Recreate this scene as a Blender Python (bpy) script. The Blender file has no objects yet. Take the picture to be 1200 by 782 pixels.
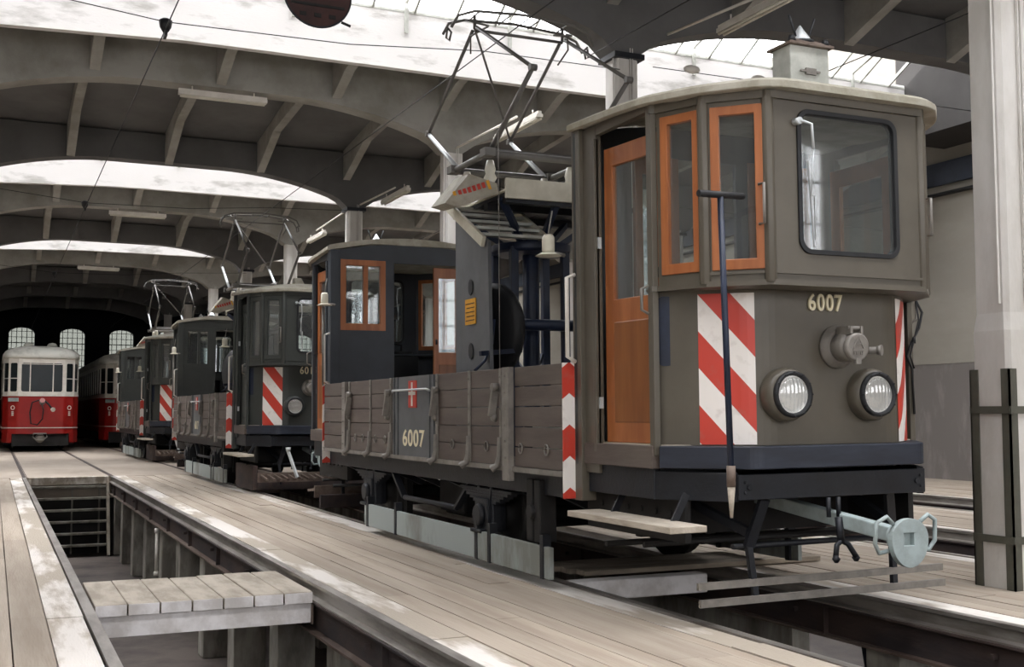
import bpy, bmesh, math, random
from mathutils import Vector, Matrix
from mathutils.geometry import tessellate_polygon
R_ = math.radians
random.seed(7)
S = bpy.context.scene
C = S.collection

# ------------------------------------------------------------------ camera, world, lights, exposure
cam = bpy.data.cameras.new('camera'); camo = bpy.data.objects.new('camera', cam); C.objects.link(camo)
cam.sensor_width = 36; cam.sensor_fit = 'HORIZONTAL'; cam.lens = 1330/1200*36
cam.clip_start = .05; cam.clip_end = 400
YAW, PIT = R_(24.513), R_(4.043)
camo.location = (0, 0, 1.16)
camo.rotation_euler = (math.pi/2+PIT, 0, -YAW)
S.camera = camo

W = bpy.data.worlds.new('overcast_sky'); S.world = W; W.use_nodes = True
bg = W.node_tree.nodes['Background']; bg.inputs[0].default_value = (.97, .97, 1.0, 1); bg.inputs[1].default_value = 7.0
S.view_settings.view_transform = 'Standard'; S.view_settings.look = 'None'
S.view_settings.gamma = 1; S.view_settings.use_curve_mapping = False
S.view_settings.exposure = 0.68
S.cycles.use_denoising = True
S.cycles.max_bounces = 9; S.cycles.diffuse_bounces = 6; S.cycles.transparent_max_bounces = 24
S.cycles.sample_clamp_indirect = 6

def portal(loc, rot, sx, sy):
    l = bpy.data.lights.new('sky_portal', 'AREA'); l.shape = 'RECTANGLE'; l.size = sx; l.size_y = sy
    l.cycles.is_portal = True
    o = bpy.data.objects.new('sky_portal', l); o.location = loc; o.rotation_euler = rot; C.objects.link(o)

# hall layout: tracks run along +Y; column rows every BAY metres
TX1, TX2, TX3, TX4 = 1.298, 4.37, 8.0, 11.4
COLX, COLY0, BAY = 6.28, 5.64, 5.185
SUP = (-8.1, -.75, COLX, COLX+7.35)   # column rows across the hall
XL, XR, YN, YF = -9.0, 15.4, -5.0, 58.0
XE = 14.3              # right end of skylights and fascias
PITZ, PITEND = -1.4, 22.45
def rowy(k): return COLY0+BAY*k
FO = 1.15               # fascia stands this far in front of its arch
GL = (6.82, 8.8)       # skylight glass: height at the fascia, height at the roof edge
for k in (0, 2, 4, 6):
    y1 = rowy(k)-FO; y0 = rowy(k-1)+.4
    ang = math.atan2(GL[1]-GL[0], y1-y0)
    portal(((XL+XE)/2, (y0+y1)/2, (GL[0]+GL[1])/2+.06), (-ang, 0, 0), XE-XL, math.hypot(y1-y0, GL[1]-GL[0]))

# ------------------------------------------------------------------ materials
def hx(h):
    v = [int(h[i:i+2], 16)/255 for i in (0, 2, 4)]
    return tuple(((x+.055)/1.055)**2.4 if x > .04045 else x/12.92 for x in v)+(1,)
def nd(nt, t, **k):
    n = nt.nodes.new(t)
    for a, b in k.items():
        if a.startswith('i_'):
            key = a[2:]; n.inputs[int(key) if key.isdigit() else key.replace('_', ' ')].default_value = b
        else: setattr(n, a, b)
    return n
def mat(name, col, rough=.6, metal=0, col2=None, amt=.5, scale=6., stretch=(1, 1, 1), bump=0, bscale=40., island=0, spec=.5, lo=.4, hi=.62):
    m = bpy.data.materials.new(name); m.use_nodes = True; nt = m.node_tree; L = nt.links.new
    b = nt.nodes['Principled BSDF']; b.inputs['Roughness'].default_value = rough; b.inputs['Metallic'].default_value = metal
    b.inputs['Specular IOR Level'].default_value = spec
    tc = nd(nt, 'ShaderNodeTexCoord'); mp = nd(nt, 'ShaderNodeMapping'); mp.inputs['Scale'].default_value = stretch
    L(tc.outputs['Object'], mp.inputs[0])
    c1 = hx(col); c2 = hx(col2) if col2 else tuple(x*.72 for x in c1[:3])+(1,)
    n = nd(nt, 'ShaderNodeTexNoise'); n.inputs['Scale'].default_value = scale; n.inputs['Detail'].default_value = 6; n.inputs['Roughness'].default_value = .62
    L(mp.outputs[0], n.inputs[0])
    cr = nd(nt, 'ShaderNodeMapRange'); cr.inputs[1].default_value = lo; cr.inputs[2].default_value = hi
    cr.inputs[4].default_value = amt
    L(n.outputs[0], cr.inputs[0])
    mx = nd(nt, 'ShaderNodeMix', data_type='RGBA'); mx.inputs[6].default_value = c1; mx.inputs[7].default_value = c2
    L(cr.outputs[0], mx.inputs[0]); out = mx.outputs[2]
    if island:
        g = nd(nt, 'ShaderNodeNewGeometry'); mr = nd(nt, 'ShaderNodeMapRange'); mr.inputs[3].default_value = 1-island; mr.inputs[4].default_value = 1+island
        L(g.outputs['Random Per Island'], mr.inputs[0])
        hs = nd(nt, 'ShaderNodeHueSaturation'); L(mr.outputs[0], hs.inputs['Value']); L(out, hs.inputs['Color']); out = hs.outputs[0]
    L(out, b.inputs['Base Color'])
    if bump:
        n2 = nd(nt, 'ShaderNodeTexNoise'); n2.inputs['Scale'].default_value = bscale; n2.inputs['Detail'].default_value = 5
        L(mp.outputs[0], n2.inputs[0])
        bp = nd(nt, 'ShaderNodeBump'); bp.inputs['Strength'].default_value = bump; bp.inputs['Distance'].default_value = .01
        L(n2.outputs[0], bp.inputs['Height']); L(bp.outputs[0], b.inputs['Normal'])
    return m
M = {}
M['plaster'] = mat('whitewashed_concrete', 'dad7d4', .9, col2='8f8c84', amt=.6, scale=2.4, stretch=(.45, 1, 1.6), lo=.53, hi=.66, bump=.2)
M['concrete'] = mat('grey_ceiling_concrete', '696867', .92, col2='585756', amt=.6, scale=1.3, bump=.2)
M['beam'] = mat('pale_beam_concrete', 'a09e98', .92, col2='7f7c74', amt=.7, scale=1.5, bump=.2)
M['column'] = mat('column_concrete', 'd3d0cb', .9, col2='b4afa6', amt=.5, scale=3, stretch=(1, 1, .4), bump=.25)
M['pillar'] = mat('stained_pillar_concrete', 'a8a49a', .95, col2='5e5850', amt=.8, scale=4, stretch=(1, 1, .35), bump=.5, bscale=25)
M['wall'] = mat('wall_plaster', '989389', .95, col2='7f7a72', amt=.5, scale=.9, stretch=(1, .4, 1))
M['dado'] = mat('worn_dado_paint', '6f6a66', .8, col2='908a86', amt=.7, scale=3, stretch=(1, 1, .35), lo=.5, hi=.7)
M['band'] = mat('blue_grey_band', '3c4350', .8)
M['shadetone'] = mat('shade_toned_concrete', '393735', .95, col2='2d2b2a', amt=.6, scale=1.3)  # shade put into the colour: skylight cheek and wall behind the pit steps
M['farwall'] = mat('near_black_brick', '1a1b20', .95, col2='121318', amt=.7, scale=2)  # near-black tone for the back wall and far roof panels
M['pitfloor'] = mat('oily_pit_floor', '5e544e', .8, col2='332c29', amt=.9, scale=1.2, bump=.3)
M['slab'] = mat('concrete_floor', 'ada193', .85, col2='8a7e72', amt=.7, scale=.6, stretch=(1, .3, 1), bump=.15)
M['plank'] = mat('weathered_planks', 'aca091', .85, col2='8f8070', amt=.6, scale=2.2, stretch=(3, .22, 3), bump=.35, bscale=30, island=.1)
M['edge'] = mat('white_stained_planks', 'aca192', .85, col2='dcd6cf', amt=.95, scale=1.1, stretch=(3, .5, 2), bump=.3, bscale=30, island=.06, lo=.46, hi=.56)
M['rail'] = mat('rail_steel', 'b2ada6', .35, .6, col2='5a5049', amt=.6, scale=8, stretch=(1, .2, 1))
M['rust'] = mat('rusty_beam', '4a3c37', .75, .1, col2='2f2b2e', amt=.8, scale=5, stretch=(1, .3, 1), bump=.3)
M['rustlip'] = mat('rusty_flange', '77695f', .7, .1, col2='4c3b33', amt=.8, scale=5, stretch=(1, .3, 1), bump=.3)
M['white_wood'] = mat('white_painted_timber', 'efebea', .7, col2='b5ada5', amt=.6, scale=5, bump=.2)
M['oldplank'] = mat('dark_weathered_plank', '9c9080', .9, col2='6e6458', amt=.8, scale=4, stretch=(.4, 3, 2), bump=.4)
M['bleached'] = mat('bleached_boards', 'bdb3a4', .85, col2='958a7b', amt=.8, scale=4, stretch=(2, .6, 2), island=.06, bump=.3)
M['tram'] = mat('grey_brown_tram_paint', '5c564b', .42, col2='504a40', amt=.6, scale=2.5, bump=.03, bscale=8)
M['tram_blue'] = mat('dark_blue_grey_paint', '3b4047', .5, col2='31353b', amt=.6, scale=3)
M['tram_dark'] = mat('dark_green_grey_paint', '3a3d3a', .45, col2='2f322f', amt=.6, scale=3)
M['roofpaint'] = mat('dusty_canvas_roof', 'aaa598', .8, col2='86816f', amt=.7, scale=6, bump=.2)
M['frame'] = mat('black_underframe', '1d2027', .5, .1, col2='111216', amt=.8, scale=5, bump=.2)
M['frame2'] = mat('dark_blue_bumper', '2e333f', .45, .1, col2='1f232c', amt=.8, scale=4, stretch=(.6, .6, 3))
M['under'] = mat('greasy_running_gear', '1d1b1a', .7, .1, col2='100e0d', amt=.8, scale=6)
M['wood'] = mat('orange_varnished_wood', 'a8673c', .36, col2='8b4f2b', amt=.7, scale=2.5, stretch=(5, 5, .5), bump=.05)
M['wood2'] = mat('varnished_panel_wood', '8a552b', .35, col2='74421f', amt=.7, scale=2.5, stretch=(5, 5, .5))
M['boxwood'] = mat('grey_brown_box_planks', '60564f', .65, col2='4b413c', amt=.7, scale=3, stretch=(2, .4, 3), bump=.2, bscale=20, island=.08)
M['boxgrey'] = mat('grey_box_panel', '5f6163', .55, col2='4f5050', amt=.6, scale=4)
M['iron'] = mat('worn_grey_iron', '86817a', .5, .1, col2='67625c', amt=.7, scale=8)
M['blueiron'] = mat('blue_painted_iron', '1d2840', .45, .1, col2='121926', amt=.7, scale=5)
M['guard'] = mat('blue_grey_guard_board', '9ca4a2', .7, col2='75766f', amt=.9, scale=1.3, stretch=(1, 1, .4), lo=.5, hi=.6)
M['bluepale'] = mat('pale_blue_grey_paint', 'a9b7b7', .55, col2='8a9290', amt=.6, scale=9)
M['alu'] = mat('pale_aluminium_tube', 'c9cdce', .4, .3)
M['tube'] = mat('dull_steel_tube', '6d6a66', .5, .2)
M['cream'] = mat('cream_enamel', 'd4cfbe', .5, col2='b3ad98', amt=.5, scale=6)
M['greybox'] = mat('pale_grey_paint', 'bfc0b8', .6, col2='8f9088', amt=.6, scale=6)
M['red'] = mat('tram_red', '9c1c18', .35, col2='861713', amt=.5, scale=3)
M['redp'] = mat('signal_red', 'c03a2c', .5)
M['white'] = mat('white_enamel', 'e4dfd6', .45, col2='cdc6ba', amt=.6, scale=5)
M['black'] = mat('black_rubber', '17181b', .55)
M['yellow'] = mat('yellow_sign', 'dfa12c', .6)
M['ink'] = mat('dark_ink', '4a3512', .7)
M['number'] = mat('cream_lettering', 'e6dcbc', .6)
M['rustsign'] = mat('rust_brown_disc', '3f201b', .7, col2='2c1715', amt=.8, scale=5)
M['interior'] = mat('cab_lining', '8f8a80', .8)
M['porcelain'] = mat('white_porcelain', 'dcd7c8', .3)
M['cable'] = mat('black_cable', '1b1b1d', .6)
M['post'] = mat('guard_angle_paint', '55544a', .6, col2='45443c', amt=.6, scale=6)

def glass(name, tint, refl=.12, dirt=.0):
    m = bpy.data.materials.new(name); m.use_nodes = True; nt = m.node_tree; nt.nodes.clear(); L = nt.links.new
    o = nd(nt, 'ShaderNodeOutputMaterial'); t = nd(nt, 'ShaderNodeBsdfTransparent'); t.inputs[0].default_value = tint
    g = nd(nt, 'ShaderNodeBsdfGlossy'); g.inputs['Roughness'].default_value = .03
    lw = nd(nt, 'ShaderNodeLayerWeight'); lw.inputs[0].default_value = .5
    fr = nd(nt, 'ShaderNodeMath', operation='POWER'); fr.inputs[1].default_value = 4; L(lw.outputs['Facing'], fr.inputs[0])
    ad = nd(nt, 'ShaderNodeMath', operation='ADD'); ad.inputs[1].default_value = refl+.03; ad.use_clamp = True
    L(fr.outputs[0], ad.inputs[0])
    mx = nd(nt, 'ShaderNodeMixShader'); L(ad.outputs[0], mx.inputs[0]); L(t.outputs[0], mx.inputs[1]); L(g.outputs[0], mx.inputs[2])
    out = mx.outputs[0]
    if dirt:
        d = nd(nt, 'ShaderNodeBsdfDiffuse'); d.inputs[0].default_value = (.6, .6, .58, 1)
        m2 = nd(nt, 'ShaderNodeMixShader'); m2.inputs[0].default_value = dirt; L(out, m2.inputs[1]); L(d.outputs[0], m2.inputs[2]); out = m2.outputs[0]
    L(out, o.inputs[0]); return m
M['glass'] = glass('cab_glass', (.86, .9, .9, 1), .05, .06)
M['oldglass'] = glass('sooty_window_glass', (.22, .225, .21, 1), .0, .10)
M['fillglass'] = glass('unseen_fill_glass', (.8, .8, .8, 1), .0, .12)  # panes of the added windows behind the camera
M['skyglass'] = glass('skylight_glass', (.95, .95, .95, 1), .0, .12)

def stripes(name, mode):
    """red and white hazard boards; UV in metres"""
    m = bpy.data.materials.new(name); m.use_nodes = True; nt = m.node_tree; L = nt.links.new
    b = nt.nodes['Principled BSDF']; b.inputs['Roughness'].default_value = .4
    uv = nd(nt, 'ShaderNodeUVMap'); sp = nd(nt, 'ShaderNodeSeparateXYZ'); L(uv.outputs[0], sp.inputs[0])
    u = sp.outputs[0]
    if mode == 'chev':
        s = nd(nt, 'ShaderNodeMath', operation='SUBTRACT'); s.inputs[1].default_value = .046; L(u, s.inputs[0])
        a = nd(nt, 'ShaderNodeMath', operation='ABSOLUTE'); L(s.outputs[0], a.inputs[0]); u = a.outputs[0]; k = .78; per = .40; off = .10
    elif mode == 'left': k = 1.15; per = .42; off = .246
    else: k = -1.15; per = .42; off = .187
    mu = nd(nt, 'ShaderNodeMath', operation='MULTIPLY_ADD'); mu.inputs[1].default_value = k; L(u, mu.inputs[0]); L(sp.outputs[1], mu.inputs[2])
    a2 = nd(nt, 'ShaderNodeMath', operation='ADD'); a2.inputs[1].default_value = off+4; L(mu.outputs[0], a2.inputs[0])
    dv = nd(nt, 'ShaderNodeMath', operation='DIVIDE'); dv.inputs[1].default_value = per; L(a2.outputs[0], dv.inputs[0])
    fr = nd(nt, 'ShaderNodeMath', operation='FRACT'); L(dv.outputs[0], fr.inputs[0])
    gt = nd(nt, 'ShaderNodeMath', operation='GREATER_THAN'); gt.inputs[1].default_value = .5; L(fr.outputs[0], gt.inputs[0])
    nz = nd(nt, 'ShaderNodeTexNoise'); nz.inputs['Scale'].default_value = 14; nz.inputs['Detail'].default_value = 5
    tc = nd(nt, 'ShaderNodeTexCoord'); L(tc.outputs['Object'], nz.inputs[0])
    mr = nd(nt, 'ShaderNodeMapRange'); mr.inputs[1].default_value = .58; mr.inputs[2].default_value = .75; mr.inputs[4].default_value = .25; L(nz.outputs[0], mr.inputs[0])
    mx = nd(nt, 'ShaderNodeMix', data_type='RGBA'); mx.inputs[6].default_value = hx('ece6e0'); mx.inputs[7].default_value = hx('c43f30'); L(gt.outputs[0], mx.inputs[0])
    m3 = nd(nt, 'ShaderNodeMix', data_type='RGBA'); m3.inputs[7].default_value = hx('8d7a6a'); L(mr.outputs[0], m3.inputs[0]); L(mx.outputs[2], m3.inputs[6])
    L(m3.outputs[2], b.inputs['Base Color']); return m
M['str_l'] = stripes('hazard_stripes_falling_right', 'left'); M['str_r'] = stripes('hazard_stripes_falling_left', 'right'); M['chev'] = stripes('hazard_chevrons', 'chev')

# ------------------------------------------------------------------ mesh builder
class MB:
    def __init__(s, T=None): s.v = []; s.f = []; s.T = T; s.uv = {}; s.smooth = set()
    def add(s, vs, fs, smooth=False):
        b = len(s.v); s.v += [Vector(v) for v in vs]
        for f in fs:
            if smooth: s.smooth.add(len(s.f))
            s.f.append(tuple(b+i for i in f))
    def box(s, x0, x1, y0, y1, z0, z1):
        s.add([(x, y, z) for z in (z0, z1) for y in (y0, y1) for x in (x0, x1)], [(0, 2, 3, 1), (4, 5, 7, 6), (0, 1, 5, 4), (2, 6, 7, 3), (0, 4, 6, 2), (1, 3, 7, 5)]); return s
    def bar(s, p, q, w, h, up=(0, 0, 1)):
        p = Vector(p); q = Vector(q); d = (q-p).normalized(); u = Vector(up)
        if abs(d.dot(u)) > .98: u = Vector((0, 1, 0))
        a = d.cross(u).normalized()*w/2; b = a.cross(d).normalized()*h/2
        s.add([p-a-b, p+a-b, p+a+b, p-a+b, q-a-b, q+a-b, q+a+b, q-a+b], [(0, 3, 2, 1), (4, 5, 6, 7), (0, 1, 5, 4), (1, 2, 6, 5), (2, 3, 7, 6), (3, 0, 4, 7)]); return s
    def tube(s, pts, r, n=8, r2=None):
        pts = [Vector(p) for p in pts]; m = len(pts); rings = []
        pa = None
        for i, p in enumerate(pts):
            d = (pts[min(i+1, m-1)]-pts[max(i-1, 0)]).normalized()
            if pa is None: pa = d.cross(Vector((0, 0, 1)) if abs(d.z) < .9 else Vector((0, 1, 0))).normalized()
            pa = (pa-d*pa.dot(d)).normalized(); b = d.cross(pa)
            rr = r if r2 is None else r+(r2-r)*i/(m-1)
            rings.append([p+(pa*math.cos(t*2*math.pi/n)+b*math.sin(t*2*math.pi/n))*rr for t in range(n)])
        vs = [v for g in rings for v in g]
        fs = [(i*n+t, i*n+(t+1) % n, (i+1)*n+(t+1) % n, (i+1)*n+t) for i in range(m-1) for t in range(n)]
        s.add(vs, fs, True); b0 = len(s.v)-len(vs)
        s.f.append(tuple(b0+t for t in range(n))[::-1]); s.f.append(tuple(b0+(m-1)*n+t for t in range(n))); return s
    def lathe(s, prof, o, ax=(0, 0, 1), n=24, smooth=True):
        o = Vector(o); ax = Vector(ax).normalized(); a = ax.cross(Vector((0, 0, 1)) if abs(ax.z) < .9 else Vector((1, 0, 0))).normalized(); b = ax.cross(a)
        vs = [o+ax*h+(a*math.cos(t*2*math.pi/n)+b*math.sin(t*2*math.pi/n))*max(r, 1e-4) for r, h in prof for t in range(n)]
        m = len(prof)
        s.add(vs, [(i*n+t, i*n+(t+1) % n, (i+1)*n+(t+1) % n, (i+1)*n+t) for i in range(m-1) for t in range(n)], smooth)
        b0 = len(s.v)-len(vs); s.f.append(tuple(b0+t for t in range(n))[::-1]); s.f.append(tuple(b0+(m-1)*n+t for t in range(n))); return s
    def loft(s, loops, cap=True, smooth=False, closed=True):
        n = len(loops[0]); m = len(loops); vs = [p for l in loops for p in l]
        rng = range(n) if closed else range(n-1)
        s.add(vs, [(i*n+t, i*n+(t+1) % n, (i+1)*n+(t+1) % n, (i+1)*n+t) for i in range(m-1) for t in rng], smooth)
        b0 = len(s.v)-len(vs)
        if cap: s.f.append(tuple(b0+t for t in range(n))[::-1]); s.f.append(tuple(b0+(m-1)*n+t for t in range(n)))
        return s
    def plate(s, o, u, n, th, outer, holes=()):
        """flat plate in the plane (u, z) through o, thickness th along n, with holes"""
        o = Vector(o); u = Vector(u).normalized(); n = Vector(n).normalized()*th
        loops = [list(outer)]+[list(h) for h in holes]; flat = [p for l in loops for p in l]
        tris = tessellate_polygon([[Vector((a, b, 0)) for a, b in l] for l in loops])
        P = [o+u*a+Vector((0, 0, b)) for a, b in flat]; k = len(P)
        fs = []
        for t in tris: fs.append(tuple(t)); fs.append(tuple(i+k for i in t)[::-1])
        b0 = 0
        for l in loops:
            m = len(l)
            for i in range(m): fs.append((b0+i, b0+(i+1) % m, b0+(i+1) % m+k, b0+i+k))
            b0 += m
        s.add(P+[p+n for p in P], fs); return s
    def build(s, name, mt, parent=None, bevel=0, recalc=True):
        me = bpy.data.meshes.new(name)
        T = s.T
        vs = [T @ v for v in s.v] if T else s.v
        me.from_pydata([tuple(v) for v in vs], [], s.f)
        if s.uv:
            uvl = me.uv_layers.new(name='UVMap')
            for lp in me.loops: uvl.data[lp.index].uv = s.uv.get(lp.vertex_index, (0, 0))
        for i in s.smooth: me.polygons[i].use_smooth = True
        if recalc:
            bm = bmesh.new(); bm.from_mesh(me); bmesh.ops.recalc_face_normals(bm, faces=bm.faces); bm.to_mesh(me); bm.free()
        me.materials.append(M[mt])
        o = bpy.data.objects.new(name, me); C.objects.link(o)
        if parent: o.parent = parent
        if bevel:
            b = o.modifiers.new('bevel', 'BEVEL'); b.width = bevel; b.segments = 2; b.limit_method = 'ANGLE'
        return o
def rect(a, b, c, d): return [(a, c), (b, c), (b, d), (a, d)]
def rrect(a, b, c, d, r, n=6):
    P = []
    for cx, cy, t0 in ((b-r, d-r, 0), (a+r, d-r, 90), (a+r, c+r, 180), (b-r, c+r, 270)):
        for i in range(n+1):
            t = R_(t0+90*i/n); P.append((cx+r*math.cos(t), cy+r*math.sin(t)))
    return P
def tag(o, label=None, cat=None, group=None, kind=None):
    if label: o['label'] = label
    if cat: o['category'] = cat
    if group: o['group'] = group
    if kind: o['kind'] = kind
    return o
def empty(name, loc, label, cat, group=None):
    o = bpy.data.objects.new(name, None); o.empty_display_size = .2; C.objects.link(o); o.location = loc
    return tag(o, label, cat, group)
def struct(o): o['kind'] = 'structure'; return o
def text(s, size, T, mt, parent, name='number_marking', sx=.78, off=.0, ext=.002, spacing=1.1):
    c = bpy.data.curves.new('t', 'FONT'); c.body = s; c.size = size; c.align_x = 'CENTER'; c.align_y = 'CENTER'; c.extrude = ext; c.offset = off; c.space_character = spacing
    o = bpy.data.objects.new('t', c); C.objects.link(o)
    bpy.context.view_layer.update()
    me = bpy.data.meshes.new_from_object(o.evaluated_get(bpy.context.evaluated_depsgraph_get()))
    bpy.data.objects.remove(o)
    me.transform(T @ Matrix.Diagonal((sx, 1, 1, 1))); me.name = name; me.materials.clear(); me.materials.append(M[mt])
    o = bpy.data.objects.new(name, me); C.objects.link(o); o.parent = parent; return o
def rot_pt(q, c, a):
    return (c[0]+(q[0]-c[0])*math.cos(a)-(q[1]-c[1])*math.sin(a), c[1]+(q[0]-c[0])*math.sin(a)+(q[1]-c[1])*math.cos(a))

# ------------------------------------------------------------------ hall structure
# pit floor and solid floors
b = MB(); b.box(XL, XR, YN, PITEND+.6, PITZ-.2, PITZ); struct(b.build('floor', 'pitfloor'))
b = MB(); b.box(XL, XR, PITEND+.03, YF+1, -.4, 0); struct(b.build('floor', 'slab'))
b = MB(); b.box(XL, XR, PITEND, PITEND+.6, PITZ, -.4); struct(b.build('wall_pit_end', 'shadetone'))  # end wall darkened so the gaps between the treads read as shade

def deck(x0, x1, y0, y1, edges, w=.165, seed=1, far='plank'):
    """timber deck of long boards; edge boards are the whitewashed ones"""
    rd = random.Random(seed)
    bp, be = MB(), MB(); x = x0; i = 0
    while x < x1-.03:
        ww = w*rd.uniform(.85, 1.2)
        first = i == 0 and 'L' in edges
        if first: ww = .2
        if x+ww > x1-.1 and not first: ww = x1-x
        last = x+ww >= x1-.001 and 'R' in edges
        if not last and 'R' in edges and x+ww > x1-.2-.06: ww = max(x1-.2-x, .05)
        t = be if (first or last) else bp
        y = y0-rd.uniform(0, 3)
        while y < y1:
            ly = rd.uniform(2.6, 5.5); dz = rd.uniform(-.004, .003)
            t.box(x+rd.uniform(.002, .006), x+ww-rd.uniform(.002, .006), max(y, y0)+.003, min(y+ly, y1)-.003, -.055, dz)
            y += ly
        x += ww; i += 1
    struct(bp.build('floor', 'plank')); struct(be.build('floor', 'edge'))
G2 = .7175
deck(-4.2, TX1-G2-.075, YN, PITEND, 'R', seed=2)
deck(TX1+G2+.075, TX2-G2-.075, YN, PITEND, 'LR', seed=5)
deck(TX2+G2+.075, TX3-G2-.075, YN, PITEND, 'LR', seed=8)
deck(TX3+G2+.075, TX4-G2-.075, YN, PITEND, 'LR', seed=11)
deck(TX4+G2+.075, XR, YN, PITEND, 'L', seed=12)
# concrete edge beams under the decks
for x0, x1 in ((-4.2, TX1-G2-.12), (TX1+G2+.12, TX2-G2-.12), (TX2+G2+.12, TX3-G2-.12), (TX3+G2+.12, TX4-G2-.12), (TX4+G2+.12, XR)):
    b = MB(); b.box(x0, x1, YN, PITEND, -.2, -.06); struct(b.build('floor', 'pillar'))
b = MB(); b.box(TX2+G2+.1, TX2+G2+.25, 6.6, PITEND, PITZ, -.33); struct(b.build('wall_pit_right', 'pillar'))
b = MB(); b.box(TX2-G2, TX2+G2+.1, 8.3, 8.5, PITZ, -.33); struct(b.build('wall_pit_cross', 'pillar'))
b = MB(); b.box(-4.2, TX1-G2-.28, YN, PITEND, PITZ, -.2); struct(b.build('wall_pit_left', 'pillar'))

# rails on steel beams along the pits; embedded rails beyond
def railmesh(x, y0, y1):
    b = MB()
    prof = [(-.03, 0), (.03, 0), (.03, -.022), (.009, -.032), (.009, -.09), (.05, -.1), (.05, -.11), (-.05, -.11), (-.05, -.1), (-.009, -.09), (-.009, -.032), (-.03, -.022)]
    b.loft([[(x+a, y, z+.006) for a, z in prof] for y in (y0, y1)]); return b
names = {TX1: 'the near open pit', TX2: 'the pit under the grey work trams', TX3: 'the third track', TX4: 'the track by the right wall'}
for tx in (TX1, TX2, TX3, TX4):
    for sx in (-1, 1):
        x = tx+sx*(G2+.035)
        e = tag(railmesh(x, YN, PITEND).build('rail', 'rail'), f"{'left' if sx < 0 else 'right'} steel running rail of {names[tx]}", 'rail', 'rails along the inspection pits')
        bb = MB(); y0, y1 = YN, PITEND
        bb.box(x-.012, x+.012, y0, y1, -.30, -.118); bb.box(x-.06, x+.06, y0, y1, -.118, -.105)
        yy = y0+.8
        while yy < y1:
            bb.box(x-.05, x+.05, yy, yy+.012, -.3, -.118); bb.box(x-sx*.02, x-sx*.055, yy+.3, yy+.325, -.2, -.17); yy += 1.72
        bb.build('support_beam', 'rust', e)
        b2 = MB(); b2.box(x-.065, x+.065, y0, y1, -.318, -.30); b2.build('beam_flange', 'rustlip', e)
        if tx in (TX1, TX2):
            g = MB(); g.box(x-.03, x+.03, PITEND+.05, YF-2, .0005, .006); g.box(x-sx*.045-.006, x-sx*.045+.006, PITEND+.05, YF-2, .0005, .003)
            tag(g.build('rail', 'rust'), f"{'left' if sx < 0 else 'right'} rail set flush in the floor behind {names[tx]}", 'rail', 'rails set in the concrete floor')

# pillars carrying the rails
def pillar(x, y, label, lx=1):
    b = MB()
    b.loft([[(x-.15, y-.15, z), (x+.15, y-.15, z), (x+.15, y+.15, z), (x-.15, y+.15, z)] for z in (PITZ, -.318)])
    o = b.build('concrete_pillar', 'pillar', bevel=.012)
    t = MB(); t.box(x-.11, x+.11, y-.24, y+.24, -.42, -.319) if False else t.lathe([(.07, -.2), (.1, 0)], (x, y+.22, -.33), (0, 0, 1), 10)
    t.build('bearing_bracket', 'blueiron', o)
    return tag(o, label, 'pillar', 'concrete pillars under the pit rails')
ys = [3.92, 5.64, 7.36, 9.07, 10.83, 12.47, 14.2, 15.72, 17.46, 19.09, 20.72]
ordn = ['nearest', 'second nearest', 'third nearest', 'fourth nearest', 'fifth nearest', 'sixth nearest', 'seventh nearest', 'fifth farthest', 'fourth farthest', 'third farthest', 'second farthest']
for i, y in enumerate(ys):
    pillar(TX1+G2+.2, y, f'stained concrete pillar under the right rail of the open pit, {ordn[i]} of its row')
pillar(TX1+G2+.2, 22.1, 'stained concrete pillar beside the foot of the pit steps, last of its row')
for i, y in enumerate(ys[:7]):
    pillar(TX2-G2-.2, y, f'concrete pillar on the left of the pit under the work trams, {ordn[i]}')
for i, y in enumerate([5.65, 3.9]):
    pillar(TX2+G2+.2, y, f'concrete pillar on the right of the pit under the work trams, {["just below the round coupler", "nearest the camera"][i]}')

# plank footbridge
e = empty('plank_footbridge', (TX1, 8.15, -.18), 'short wooden footbridge with white board ends across the open pit', 'footbridge')
bw = (1.385)/7
for i in range(7):
    x0 = -.69+i*bw
    t = MB(); t.box(x0+.003, x0+bw-.003, -.55+random.uniform(-.008, .008), .55+random.uniform(-.03, .03), .078, .145+random.uniform(-.003, .003))
    t.build('board', 'bleached', e, bevel=.006)
    t = MB(); t.box(x0+.006, x0+bw-.006, -.566, -.559, .074, .142); t.build('painted_end', 'white_wood', e)
for y in (-.54, .46):
    t = MB(); t.box(-.685, .685, y, y+.08, -.06, .069); t.build('bearer', 'white_wood', e)
t = MB(); t.box(.685, .70, -.55, -.45, -.07, .07); t.build('hook_bracket', 'rustlip', e)

# steps into the pit
e = empty('pit_steps', (TX1, 22.3, PITZ), 'steep open wooden steps leading down into the near pit', 'steps')
for sx in (-1, 1):
    t = MB(); t.bar((sx*.665, -.45, 0), (sx*.665, .06, 1.35), .05, .16, (0, 1, 0)); t.build('stringer', 'bleached', e)
for i in range(6):
    z = .2+i*.205; y = -.42+(z/1.35)*.48
    t = MB(); t.box(-.64, .64, y-.08, y+.1, z-.02, z+.018); t.build('tread', 'pillar', e)
for x in (.05, .52):
    t = MB(); t.box(x, x+.03, .11, .14, .0, 1.3); t.build('back_batten', 'pillar', e)
t = MB(); t.box(-.68, .68, .02, .2, 1.27, 1.402); t.build('head_beam', 'edge', e)

t = MB(); t.tube([(2.0, 15.6, -.95), (2.0, 15.6, -.34)], .022, 8); t.tube([(2.0, 15.6, -.4), (2.0, 15.6, -.34)], .034, 8); t.tube([(2.0, 15.6, -.95), (2.0, 15.6, -.9)], .034, 8)
tag(t.build('drain_pipe', 'white'), 'thin white upright pipe between the pillars of the open pit', 'pipe')

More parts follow.
